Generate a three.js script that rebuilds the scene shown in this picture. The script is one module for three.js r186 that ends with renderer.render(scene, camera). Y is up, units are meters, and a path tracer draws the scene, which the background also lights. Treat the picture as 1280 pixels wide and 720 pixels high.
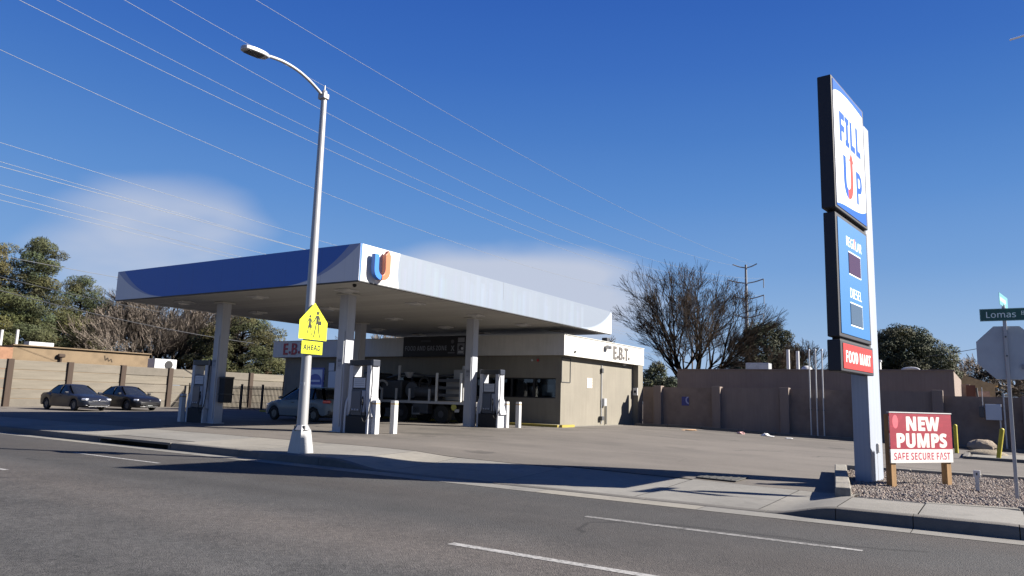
import * as THREE from 'three';
import { RoundedBoxGeometry } from 'three/addons/geometries/RoundedBoxGeometry.js';
import { mergeGeometries, toCreasedNormals, mergeVertices } from 'three/addons/utils/BufferGeometryUtils.js';
import { FontLoader } from 'three/addons/loaders/FontLoader.js';
import { TextGeometry } from 'three/addons/geometries/TextGeometry.js';

// ---------------------------------------------------------------- camera, sky, sun, exposure
const scene = new THREE.Scene();
const camera = new THREE.PerspectiveCamera(42.98, 16 / 9, 0.1, 2000);
camera.position.set(0, 1.65, 0);
camera.quaternion.setFromRotationMatrix(new THREE.Matrix4().makeBasis(
  new THREE.Vector3(0.84044953, 0.02932392, -0.54109583),
  new THREE.Vector3(0.05683086, 0.98825846, 0.141829),
  new THREE.Vector3(0.53890152, -0.14995105, 0.82891485)));
const EXPOSURE = 3.0;
const renderer = new THREE.WebGLRenderer({ antialias: true });
renderer.toneMapping = THREE.LinearToneMapping;
renderer.toneMappingExposure = EXPOSURE;
renderer.shadowMap.enabled = true;

const sunDir = new THREE.Vector3(0.775, 0.5, -0.386).normalize();
const sun = new THREE.DirectionalLight(new THREE.Color().setRGB(1, 0.94, 0.85), 5);
sun.position.copy(sunDir).multiplyScalar(120).add(new THREE.Vector3(-20, 0, -25));
sun.target.position.set(-20, 0, -25);
sun.castShadow = true;
sun.shadow.mapSize.set(4096, 4096);
Object.assign(sun.shadow.camera, { left: -70, right: 70, top: 60, bottom: -60, near: 1, far: 400 });
scene.add(sun, sun.target);

// ---------------------------------------------------------------- noise helpers
function rng(seed) { let a = seed >>> 0; return () => { a = (a + 0x6D2B79F5) | 0; let t = Math.imul(a ^ (a >>> 15), 1 | a); t = (t + Math.imul(t ^ (t >>> 7), 61 | t)) ^ t; return ((t ^ (t >>> 14)) >>> 0) / 4294967296; }; }
const clamp = (v, a = 0, b = 1) => Math.min(b, Math.max(a, v));
const lerp = (a, b, t) => a + (b - a) * t;
const sstep = (a, b, v) => { const t = clamp((v - a) / (b - a)); return t * t * (3 - 2 * t); };
function h2(ix, iy, s) { let n = Math.imul(ix, 374761393) + Math.imul(iy, 668265263) + Math.imul(s, 974634777); n = Math.imul(n ^ (n >>> 13), 1274126177); return ((n ^ (n >>> 16)) >>> 0) / 4294967296; }
function vn(x, y, px, py, s) {           // periodic value noise, 0..1
  const x0 = Math.floor(x), y0 = Math.floor(y); let fx = x - x0, fy = y - y0;
  fx = fx * fx * (3 - 2 * fx); fy = fy * fy * (3 - 2 * fy);
  const xa = ((x0 % px) + px) % px, xb = (xa + 1) % px, ya = ((y0 % py) + py) % py, yb = (ya + 1) % py;
  const a = h2(xa, ya, s), b = h2(xb, ya, s), c = h2(xa, yb, s), d = h2(xb, yb, s);
  return (a + (b - a) * fx) * (1 - fy) + (c + (d - c) * fx) * fy;
}
function fbm(u, v, fx, fy, oct, s) { let a = 0, w = 0.5, t = 0; for (let o = 0; o < oct; o++) { a += w * vn(u * fx, v * fy, fx, fy, s + o); t += w; w *= 0.5; fx *= 2; fy *= 2; } return a / t; }
const toS = (l) => 255 * (l <= 0.0031308 ? 12.92 * l : 1.055 * Math.pow(l, 1 / 2.4) - 0.055);
const toL = (s) => { s /= 255; return s <= 0.04045 ? s / 12.92 : Math.pow((s + 0.055) / 1.055, 2.4); };

// ---------------------------------------------------------------- sky (air and soft clouds)
{
  const W = 2048, Hh = 1024, data = new Float32Array(W * Hh * 4);
  const stops = [[0, 162, 191, 225], [3, 156, 188, 225], [6, 138, 177, 221], [10, 110, 158, 215], [15, 88, 141, 208], [20, 71, 124, 198], [25, 58, 109, 190], [31, 47, 95, 180], [45, 36, 78, 160], [90, 26, 60, 135]]
    .map(([e, r, g, b]) => [e, toL(r), toL(g), toL(b)]);
  const blobs = [ // azimuth, elevation of centre, half widths (degrees), strength, dome
    [-149.3, 10.0, 8.6, 6.0, 0.72], [-122.5, 8.3, 13.5, 4.0, 1.15], [-60, 12, 12, 4, 0.5], [-20, 9, 13, 4, 0.55], [30, 11, 10, 5, 0.5], [75, 8, 13, 4, 0.6], [120, 13, 11, 5, 0.5], [165, 8, 12, 4, 0.55]];
  for (let j = 0; j < Hh; j++) {
    const el = ((j + 0.5) / Hh - 0.5) * 180;
    let k = 0; const e = Math.max(0, el); while (k < stops.length - 2 && stops[k + 1][0] < e) k++;
    const t = clamp((e - stops[k][0]) / (stops[k + 1][0] - stops[k][0]));
    for (let i = 0; i < W; i++) {
      const az = ((i + 0.5) / W - 0.5) * 360;
      let c = [1, 2, 3].map((n) => lerp(stops[k][n], stops[k + 1][n], t));
      if (el < 0) c = [0.16, 0.145, 0.13];
      else {
        const haze = 0.42 * Math.exp(-e / 8) * (0.55 + 0.9 * fbm(i / W, j / Hh, 14, 28, 4, 5));
        let a = haze * 0.55;
        const nz = fbm(i / W, j / Hh, 64, 96, 5, 9), nz2 = fbm(i / W, j / Hh, 22, 60, 4, 31);
        for (const [ba, be, wx, wy, s] of blobs) {
          let dx = az - ba; if (dx > 180) dx -= 360; if (dx < -180) dx += 360;
          dx += (nz2 - 0.5) * 5; const dy = el - be + (nz - 0.5) * 1.6;
          if (Math.abs(dx) > wx * 1.6) continue;
          const top = wy * Math.sqrt(Math.max(0, 1 - (dx / (wx * 1.08)) ** 2));
          const m = (1 - sstep(0.35, 1.05, Math.abs(dx) / wx)) * (1 - sstep(top * 0.45, top * 1.0 + 0.35, dy)) * sstep(-wy * 1.6, -wy * 0.1, dy);
          a = Math.max(a, s * m * (0.42 + 0.95 * nz));
        }
        a = clamp(a, 0, 0.93);
        const cc = [toL(196), toL(204), toL(222)];
        c = c.map((v, n) => lerp(v, cc[n], a));
      }
      const o = (j * W + i) * 4; for (let n = 0; n < 3; n++) data[o + n] = c[n] / EXPOSURE; data[o + 3] = 1;
    }
  }
  const sky = new THREE.DataTexture(data, W, Hh, THREE.RGBAFormat, THREE.FloatType);
  sky.mapping = THREE.EquirectangularReflectionMapping; sky.magFilter = sky.minFilter = THREE.LinearFilter; sky.wrapS = THREE.RepeatWrapping; sky.needsUpdate = true;
  scene.background = sky; scene.environment = sky;
}

// ---------------------------------------------------------------- textures
function dataTex(w, h, fn, srgb = true) {
  const d = new Uint8Array(w * h * 4);
  for (let j = 0; j < h; j++) for (let i = 0; i < w; i++) {
    const c = fn((i + 0.5) / w, (j + 0.5) / h, i, j), o = (j * w + i) * 4;
    if (typeof c === 'number') { d[o] = d[o + 1] = d[o + 2] = clamp(c) * 255; } else for (let n = 0; n < 3; n++) d[o + n] = clamp(srgb ? toS(clamp(c[n])) : c[n] * 255, 0, 255);
    d[o + 3] = 255;
  }
  const t = new THREE.DataTexture(d, w, h); t.wrapS = t.wrapT = THREE.RepeatWrapping; t.magFilter = THREE.LinearFilter; t.minFilter = THREE.LinearMipmapLinearFilter; t.generateMipmaps = true;
  if (srgb) t.colorSpace = THREE.SRGBColorSpace; t.needsUpdate = true; return t;
}
function rep(t, x, y) { const c = t.clone(); c.repeat.set(x, y); c.needsUpdate = true; return c; }
const NOISE = dataTex(512, 512, (u, v, i, j) => 0.55 * fbm(u, v, 64, 64, 3, 3) + 0.45 * h2(i, j, 77), false);
const SPECK = dataTex(512, 512, (u, v, i, j) => { const n = fbm(u, v, 128, 128, 2, 13); return clamp((n - 0.35) * 1.9 + (h2(i, j, 5) - 0.5) * 0.35); }, false);
// tone(): a neutral colour map around 1, multiplied by a material's colour
const toneTex = (seed, amp, fineAmp, f = 6) => dataTex(512, 512, (u, v, i, j) => { const k = 0.86 + amp * (fbm(u, v, f, f, 5, seed) - 0.5) * 2 + fineAmp * (h2(i, j, seed) - 0.5) * 2; return [k, k, k]; });
const TONE = toneTex(21, 0.10, 0.03), TONE_ROUGH = toneTex(22, 0.2, 0.07, 8);
const STREAK = dataTex(512, 512, (u, v, i, j) => { const k = 0.86 + 0.09 * (fbm(u, v, 48, 3, 4, 41) - 0.5) * 2 + 0.08 * (fbm(u, v, 5, 5, 4, 42) - 0.5) * 2 + 0.02 * (h2(i, j, 4) - 0.5); return [k, k * 0.995, k * 0.985]; });

function walkCracks(W, H, n, seed, len, dirx, fat = 0) {      // crack masks drawn on a canvas-sized byte array
  const m = new Float32Array(W * H), r = rng(seed);
  for (let c = 0; c < n; c++) {
    let x = r() * W, y = r() * H, a = (r() < dirx ? (r() < 0.5 ? 0 : Math.PI) : r() * 6.28) + (r() - 0.5) * 0.4; const L = len * (0.4 + r() * 1.2), w = 0.5 + r() * 0.6;
    for (let s = 0; s < L; s++) {
      a += (r() - 0.5) * 0.45; a *= 0.998; x += Math.cos(a); y += Math.sin(a) * 0.8;
      const ix = ((Math.round(x) % W) + W) % W, iy = ((Math.round(y) % H) + H) % H;
      m[iy * W + ix] = Math.max(m[iy * W + ix], w * (0.4 + 0.6 * r()));
      if (w > 0.85) m[((iy + 1) % H) * W + ix] = Math.max(m[((iy + 1) % H) * W + ix], w * 0.6);
      if (w > 1 - fat) for (let q = -2; q <= 2; q++) { const jy = (((iy + q) % H) + H) % H; m[jy * W + ix] = Math.max(m[jy * W + ix], 0.9 - 0.12 * Math.abs(q)); m[jy * W + (ix + 1) % W] = Math.max(m[jy * W + (ix + 1) % W], 0.7); }
    }
  }
  return m;
}
const ROADMAP = (() => {
  const W = 2048, H = 1024, cr = walkCracks(W, H, 40, 4, 300, 0.75, 0.25);
  return dataTex(W, H, (u, v, i, j) => {
    const big = fbm(u, v, 6, 6, 4, 51) - 0.5, st = fbm(u, v, 3, 26, 4, 52) - 0.5, mid = fbm(u, v, 80, 40, 3, 53) - 0.5, sp = h2(i, j, 6) - 0.5, sp2 = vn(u * 1024, v * 512, 1024, 512, 8) - 0.5;
    const st2 = fbm(u, v, 2, 9, 3, 57) - 0.5; const lane = fbm(u, v, 40, 40, 3, 58) * 0.03, newer = sstep(0.34, 0.46, v + lane) * (1 - sstep(0.66, 0.7, v));   // newer, smoother asphalt laid beside the gutter
    let k = lerp(0.060, 0.037, newer) * (1 + 0.55 * big + 0.6 * st + 0.6 * st2 + 0.4 * mid + lerp(0.55, 0.3, newer) * sp + lerp(0.6, 0.3, newer) * sp2);
    const red = clamp(0.5 + 1.8 * (fbm(u, v, 4, 12, 3, 55) - 0.5));
    k *= 1 - 0.62 * cr[j * W + i];
    return [k * lerp(1.0, 1.12, red), k * lerp(0.98, 0.975, red), k * lerp(0.96, 0.88, red)];
  });
})();
const LOTX0 = -50, LOTX1 = 4.5, LOTZ0 = -41, LOTZ1 = -15;
const LOTMAP = (() => {
  const W = 2048, H = 1024, cr = walkCracks(W, H, 52, 11, 190, 0.45, 0.3), r = rng(8);
  const st = []; for (let n = 0; n < 90; n++) { const p = r() < 0.6; const x = p ? lerp(-31, -15, r()) : lerp(LOTX0, LOTX1, r()), z = p ? lerp(-33, -16, r()) : lerp(LOTZ0, LOTZ1, r()); st.push([(x - LOTX0) / (LOTX1 - LOTX0), (LOTZ1 - z) / (LOTZ1 - LOTZ0), 0.2 + r() * 0.9, 0.12 + r() * 0.4, r()]); }
  const stainMap = new Float32Array(W * H);
  for (const [su, sv, rad, k, sd] of st) { const cx = su * W, cy = sv * H, rx = rad / (LOTX1 - LOTX0) * W * 1.4, ry = rad / (LOTZ1 - LOTZ0) * H; for (let j = Math.floor(cy - ry * 1.4); j < cy + ry * 1.4; j++) for (let i = Math.floor(cx - rx * 1.4); i < cx + rx * 1.4; i++) { if (i < 0 || j < 0 || i >= W || j >= H) continue; const d = Math.hypot((i - cx) / rx, (j - cy) / ry) + (vn(i / 9, j / 7, 997, 991, 3 + Math.floor(sd * 50)) - 0.5) * 0.9; if (d < 1) stainMap[j * W + i] = Math.max(stainMap[j * W + i], k * sstep(1, 0.5, d)); } }
  return dataTex(W, H, (u, v, i, j) => {
    const big = fbm(u, v, 5, 4, 5, 61) - 0.5, mid = fbm(u, v, 60, 30, 4, 62) - 0.5, st2 = fbm(u, v, 7, 30, 4, 63) - 0.5, sp = h2(i, j, 16) - 0.5;
    let k = 0.105 * (1 + 0.5 * big + 0.3 * mid + 0.4 * st2 + 0.16 * sp);
    k *= (1 - 0.7 * cr[j * W + i]) * (1 - 0.8 * stainMap[j * W + i]);
    return [k * 1.13, k * 0.985, k * 0.84];
  });
})();
const CONC = dataTex(1024, 1024, (u, v, i, j) => { const k = 0.185 * (1 + 0.3 * (fbm(u, v, 4, 4, 5, 71) - 0.5) * 2 + 0.10 * (fbm(u, v, 60, 60, 3, 72) - 0.5) * 2 + 0.09 * (h2(i, j, 26) - 0.5)) * (fbm(u, v, 18, 18, 3, 75) > 0.72 ? 0.88 : 1); return [k * 1.05, k * 0.99, k * 0.87]; });
const WOOD = dataTex(256, 512, (u, v) => { const g = fbm(u, v, 28, 3, 4, 81), k = 0.75 + 0.5 * (g - 0.5) * 2 * 0.6; return [0.33 * k, 0.185 * k, 0.07 * k]; });

function canvasTex(w, h, draw) { const c = document.createElement('canvas'); c.width = w; c.height = h; const g = c.getContext('2d'); draw(g, w, h); const t = new THREE.CanvasTexture(c); t.colorSpace = THREE.SRGBColorSpace; t.anisotropy = 8; return t; }

// ---------------------------------------------------------------- materials
const lin = (r, g, b) => new THREE.Color().setRGB(r, g, b);
const K = 0.84;                                            // all base colours share one calibration to the exposure
function M(r, g, b, rough = 0.8, o = {}) { return new THREE.MeshStandardMaterial({ color: lin(r * K, g * K, b * K), roughness: rough, side: THREE.DoubleSide, ...o }); }
const mRoad = M(1, 1, 1, 0.93, { map: ROADMAP, bumpMap: rep(SPECK, 1, 1), bumpScale: 0.006 });
const mLot = M(1, 1, 1, 0.95, { map: LOTMAP, bumpMap: rep(NOISE, 1, 1), bumpScale: 0.003 });
const mConc = M(1, 1, 1, 0.93, { map: CONC, bumpMap: rep(NOISE, 4, 4), bumpScale: 0.002 });
const mConc2 = M(0.93, 0.94, 0.96, 0.93, { map: CONC, bumpMap: rep(NOISE, 4, 4), bumpScale: 0.002 });
const mConc3 = M(1.12, 1.1, 1.06, 0.93, { map: CONC, bumpMap: rep(NOISE, 4, 4), bumpScale: 0.002 });
const mKerb = M(0.62, 0.61, 0.62, 0.95, { map: CONC, bumpMap: rep(NOISE, 3, 3), bumpScale: 0.003 });
const mMark = M(0.36, 0.35, 0.335, 0.8, { map: dataTex(1024, 64, (u, v, i, j) => { const k = fbm(u, v, 90, 6, 4, 91) + (h2(i, j, 3) - 0.5) * 0.5; const w = k > 0.4 ? 1 : k > 0.32 ? 0.6 : 0.25; return [w, w, w]; }) });
const mYellowPaint = M(0.36, 0.28, 0.04, 0.7, { map: TONE_ROUGH });
const mYellowPost = M(0.5, 0.42, 0.02, 0.6, { map: TONE_ROUGH });
const mWhite = M(0.6, 0.6, 0.6, 0.5, { map: TONE });
const mWhiteFascia = M(0.6, 0.585, 0.55, 0.6, { map: rep(STREAK, 0.25, 0.5) });
const mStucco = M(0.236, 0.216, 0.177, 0.95, { map: rep(STREAK, 0.2, 0.3), bumpMap: rep(NOISE, 2, 2), bumpScale: 0.006 });
const mStuccoDark = M(0.20, 0.155, 0.125, 0.95, { map: rep(TONE_ROUGH, 0.3, 0.3), bumpMap: rep(NOISE, 2, 2), bumpScale: 0.006 });
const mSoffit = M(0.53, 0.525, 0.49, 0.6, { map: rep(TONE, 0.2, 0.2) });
const mColumn = M(0.46, 0.475, 0.52, 0.55, { map: rep(STREAK, 1, 0.4) });
const mSteel = M(0.42, 0.42, 0.43, 0.42, { metalness: 0.35, map: rep(STREAK, 1, 0.3) });
const mGalv = M(0.5, 0.51, 0.53, 0.4, { metalness: 0.3, map: rep(TONE_ROUGH, 2, 2) });
const mDark = M(0.018, 0.019, 0.022, 0.5), mBlack = M(0.012, 0.012, 0.014, 0.75), mRubber = M(0.02, 0.02, 0.02, 0.85), mCharcoal = M(0.045, 0.047, 0.052, 0.6);
const mGlassDark = new THREE.MeshPhysicalMaterial({ color: lin(0.012, 0.014, 0.017), roughness: 0.06, specularIntensity: 1, side: THREE.DoubleSide });
const mPane = new THREE.MeshPhysicalMaterial({ color: lin(0.55, 0.6, 0.62), roughness: 0.03, transmission: 1, thickness: 0, ior: 1.5, side: THREE.DoubleSide });
const mRed = M(0.42, 0.02, 0.03, 0.5), mSignRed = M(0.45, 0.035, 0.03, 0.5);
const mLampGlass = M(0.5, 0.5, 0.48, 0.3);
const mTan = M(0.17, 0.15, 0.122, 0.95, { map: rep(TONE_ROUGH, 0.5, 0.5), bumpMap: rep(NOISE, 2, 2), bumpScale: 0.006 });
const mTan2 = M(0.15, 0.134, 0.112, 0.95, { map: rep(STREAK, 0.3, 0.6), bumpMap: rep(NOISE, 2, 2), bumpScale: 0.006 });
const mTan3 = M(0.185, 0.163, 0.13, 0.95, { map: rep(TONE_ROUGH, 0.35, 0.8), bumpMap: rep(NOISE, 2, 2), bumpScale: 0.006 });
const mPostBrown = M(0.055, 0.036, 0.025, 0.9, { map: TONE_ROUGH });
const mBark = M(0.115, 0.09, 0.074, 0.95), mBarkPale = M(0.5, 0.42, 0.36, 0.95), mBarkDark = M(0.085, 0.07, 0.06, 0.95);
const mWood = M(1, 1, 1, 0.8, { map: WOOD });
const mEarth = M(0.26, 0.21, 0.16, 0.98, { map: rep(TONE_ROUGH, 60, 60) });

// ---------------------------------------------------------------- object helpers
const taken = {};
function numbered(n) { const k = taken[n] = (taken[n] ?? -1) + 1; return k ? n + '_' + String(k).padStart(3, '0') : n; }
function shade(o) { o.traverse((m) => { if (m.isMesh) { m.castShadow = true; m.receiveShadow = true; } }); return o; }
function thing(name, label, category, [x, y, z] = [0, 0, 0], turn = 0, group) {
  const o = new THREE.Group(); o.name = numbered(name); o.position.set(x, y, z); o.rotation.y = turn; o.userData = { label, category };
  if (group) o.userData.group = group; scene.add(o); return o;
}
function part(name, geo, mat, parent, pos, rot) {
  const m = new THREE.Mesh(geo, mat); m.name = name; m.castShadow = m.receiveShadow = true;
  if (pos) m.position.set(...pos); if (rot) m.rotation.set(...rot); parent.add(m); return m;
}
function single(name, geo, mat, label, category, pos, rot, group) {
  const m = part(numbered(name), geo, mat, scene, pos, rot); m.userData = { label, category }; if (group) m.userData.group = group; return m;
}
function struct(name, geo, mat, pos) { const m = part(name, geo, mat, scene, pos); m.userData.kind = 'structure'; return m; }
function structGroup(name) { const g = new THREE.Group(); g.name = name; g.userData.kind = 'structure'; scene.add(g); return g; }
// box with uv in metres
function box(w, h, d) { const g = new THREE.BoxGeometry(w, h, d), uv = g.attributes.uv, s = [[d, h], [d, h], [w, d], [w, d], [w, h], [w, h]]; for (let i = 0; i < 24; i++) uv.setXY(i, uv.getX(i) * s[i >> 2][0], uv.getY(i) * s[i >> 2][1]); return g; }
function rbox(w, h, d, r = 0.02, seg = 2) { return new RoundedBoxGeometry(w, h, d, seg, Math.min(r, w / 2.01, h / 2.01, d / 2.01)); }
const tr = (g, x, y, z) => { g.translate(x, y, z); return g; };
function cyl(r0, r1, h, n = 16) { return new THREE.CylinderGeometry(r1, r0, h, n); }
function tube(pts, r, n = 24, s = 8) { return new THREE.TubeGeometry(new THREE.CatmullRomCurve3(pts.map((p) => new THREE.Vector3(...p))), n, r, s); }
function merge(list) { return mergeGeometries(list.map((g) => { const q = g.index ? g.toNonIndexed() : g; for (const k of Object.keys(q.attributes)) if (!['position', 'normal', 'uv'].includes(k)) q.deleteAttribute(k); return q; })); }
function sheet(x0, x1, z0, z1, nx, nz, hf, us = 1, vs = us, uv01) {       // ground sheet following hf(x, z)
  const g = new THREE.PlaneGeometry(1, 1, nx, nz), p = g.attributes.position, uv = g.attributes.uv;
  for (let i = 0; i < p.count; i++) { const x = lerp(x0, x1, p.getX(i) + 0.5), z = lerp(z1, z0, p.getY(i) + 0.5); p.setXYZ(i, x, hf(x, z), z); if (uv01) uv.setXY(i, ...uv01(x, z)); else uv.setXY(i, x * us, -z * vs); }
  g.computeVertexNormals(); return g;
}

// ---------------------------------------------------------------- terrain
const KF = -12.15;                                        // kerb face
function kerbH(x) { if (x < -6) return lerp(0.19, 0.02, sstep(-12.9, -11.2, x)); if (x < -1) return lerp(0.02, 0.18, sstep(-3.0, -2.0, x)); return lerp(0.18, 0.03, sstep(0.1, 1.5, x)); }
function lotH(x, z) { const a = x < -14 ? 0.3 : x < 0 ? lerp(0.3, 0, (x + 14) / 14) : Math.max(-0.1, -0.02 * x); return a + 0.06 * sstep(-20, -28, z) * sstep(-8, -15, x); }
function H(x, z) {
  if (z > -12.3) return kerbH(x);
  const edge = x > -3 ? sstep(-3, -2, x) : 0;
  const z1 = lerp(-12.33, -13.9, edge);
  return lerp(lotH(x, z), kerbH(x), sstep(-16.8, z1, z));
}
struct('ground', sheet(-900, 900, -900, 900, 8, 8, () => -0.22, 1 / 30), mEarth);
{
  const g = sheet(-260, 200, KF - 0.05, 16, 40, 4, () => 0, 1 / 40, 1 / 20);
  const road = structGroup('road'); const surf = part('asphalt', g, mRoad, road);
  mRoad.bumpMap = rep(SPECK, 34, 17);
  const dash = (x0, x1, z, w) => part('lane_marking', sheet(x0, x1, z - w / 2, z + w / 2, 12, 1, () => 0.004, 1 / 3, 9), mMark, road);
  for (let k = -6; k < 4; k++) dash(-19.3 + k * 14.3, -15.65 + k * 14.3, -9.83, 0.1);
  dash(-4.98, -1.7, -9.81, 0.1); dash(-5.25, -1.9, -6.95, 0.13); dash(-19.6, -16.1, -6.95, 0.12); dash(-34, -30.4, -6.95, 0.12);
  for (let k = 1; k < 4; k++) dash(-5.25 + k * 14.3, -1.9 + k * 14.3, -6.95, 0.12);
  const gut = structGroup('gutter');
  for (let k = 0; k < 26; k++) { const x0 = -70 + k * 3; part('gutter_slab', sheet(x0 + 0.006, x0 + 2.994, KF - 0.02, -11.68, 6, 1, (x, z) => 0.005 + 0.012 * sstep(-11.9, -11.68, z) * 0, 1 / 5), k % 3 ? mConc2 : mConc3, gut); }
}
// kerb stones: a rounded profile swept along x, height from kerbH
{
  const kerb = structGroup('kerb');
  function kerbStone(x0, x1, y0 = -0.1) {
    const prof = (h) => [[0, y0], [-0.012, h - 0.045], [-0.03, h - 0.012], [-0.06, h], [-0.2, h + 0.002], [-0.2, y0]];
    const n = 8, pos = [], uv = [], idx = []; 
    for (let i = 0; i <= n; i++) { const x = lerp(x0, x1, i / n), pr = prof(kerbH(x)); pr.forEach(([z, y], q) => { pos.push(x, y, KF + z); uv.push(x / 5, q * 0.04 + x0); }); }
    const P = 6; for (let i = 0; i < n; i++) for (let q = 0; q < P; q++) { const a = i * P + q, b = i * P + (q + 1) % P, c = a + P, d = b + P; idx.push(a, b, c, b, d, c); }
    for (const [o, f] of [[0, 0], [n * P, 1]]) for (let q = 1; q < P - 1; q++) idx.push(...(f ? [o, o + q, o + q + 1] : [o, o + q + 1, o + q]));
    const g = new THREE.BufferGeometry(); g.setAttribute('position', new THREE.Float32BufferAttribute(pos, 3)); g.setAttribute('uv', new THREE.Float32BufferAttribute(uv, 2)); g.setIndex(idx); return toCreasedNormals(g, 0.6);
  }
  const cuts = []; for (let x = -70; x < -23; x += 3) cuts.push([x, Math.min(x + 3, -22.6)]);
  cuts.push([-18.9, -16], [-16, -13.1], [-13.1, -11.1], [-11.1, -8.1], [-8.1, -5.1], [-5.1, -3.05], [-3.05, -2.02], [-2.02, -1.0], [-1.0, 0.25], [0.25, 2], [2, 4]);
  cuts.forEach(([a, b]) => part('kerb_stone', kerbStone(a + 0.006, b - 0.006), mKerb, kerb));
  // storm drain inlet between two kerb stones
  const inlet = thing('storm_drain', 'long dark storm drain opening set into the street kerb left of the lamp post', 'storm drain', [-20.75, 0, KF]);
  part('lid', rbox(3.66, 0.07, 0.75, 0.015), mKerb, inlet, [0, 0.155, -0.375]);
  part('side_wall', box(0.1, 0.5, 0.7), mKerb, inlet, [-1.78, -0.13, -0.36]); part('side_wall', box(0.1, 0.5, 0.7), mKerb, inlet, [1.78, -0.13, -0.36]);
  part('back_wall', box(3.4, 0.6, 0.08), mBlack, inlet, [0, -0.18, -0.7]); part('bottom', box(3.44, 0.06, 0.7), mBlack, inlet, [0, -0.4, -0.37]); part('throat', box(3.44, 0.3, 0.03), mBlack, inlet, [0, -0.2, -0.03]);
}
// sidewalk and driveway slabs with joints between them
{
  const bed = structGroup('sidewalk');
  part('bedding', sheet(-70, 5, -17.2, -12.36, 150, 10, (x, z) => H(x, z) - 0.025, 1 / 6), mBlack, bed);
  const r = rng(31);
  const slab = (x0, x1, z0, z1, m) => part('slab', sheet(x0 + 0.008, x1 - 0.008, z0 + 0.008, z1 - 0.008, 6, 6, H, 1 / 6.3, 1 / 6.3), m, bed);
  const mats = [mConc, mConc2, mConc3];
  for (let x = -70; x < -22.7; x += 2.9625) slab(x, x + 2.9625, -15.02, -12.36, mats[Math.floor(r() * 3)]);
  slab(-22.6, -18.9, -15.02, -12.92, mConc2); slab(-18.9, -15.76, -15.02, -12.36, mConc3); slab(-15.76, -12.62, -15.02, -12.36, mConc);
  slab(-12.62, -11.2, -15.02, -12.36, mConc3); slab(-11.2, -8.3, -15.02, -12.36, mConc); slab(-8.3, -5.33, -15.3, -12.36, mConc2); slab(-5.33, -3.2, -15.4, -12.36, mConc2);
  slab(-3.2, -2.03, -15.4, -12.36, mConc);
  slab(-2.03, -0.95, -13.85, -12.36, mConc); slab(-0.95, 0.35, -14.15, -12.36, mConc2); slab(0.35, 1.5, -14.6, -12.36, mConc3); slab(1.5, 4.6, -15, -12.36, mConc);
}
// asphalt lot
{
  const uv = (x, z) => [(x - LOTX0) / (LOTX1 - LOTX0), (LOTZ1 - z) / (LOTZ1 - LOTZ0)];
  mLot.bumpMap = rep(NOISE, 40, 20);
  const lot = structGroup('parking_lot');
  part('pavement', sheet(LOTX0, -8.3, -41.2, -15.06, 80, 60, H, 1, 1, uv), mLot, lot);
  part('pavement', sheet(-8.3, 4.6, -41.2, -15.41, 40, 60, (x, z) => H(x, z) , 1, 1, uv), mLot, lot);
  part('side_street_asphalt', sheet(4.6, 14, -150, -11.9, 4, 20, () => -0.095, 1 / 40, 1 / 20), mRoad, lot);
}
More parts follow.
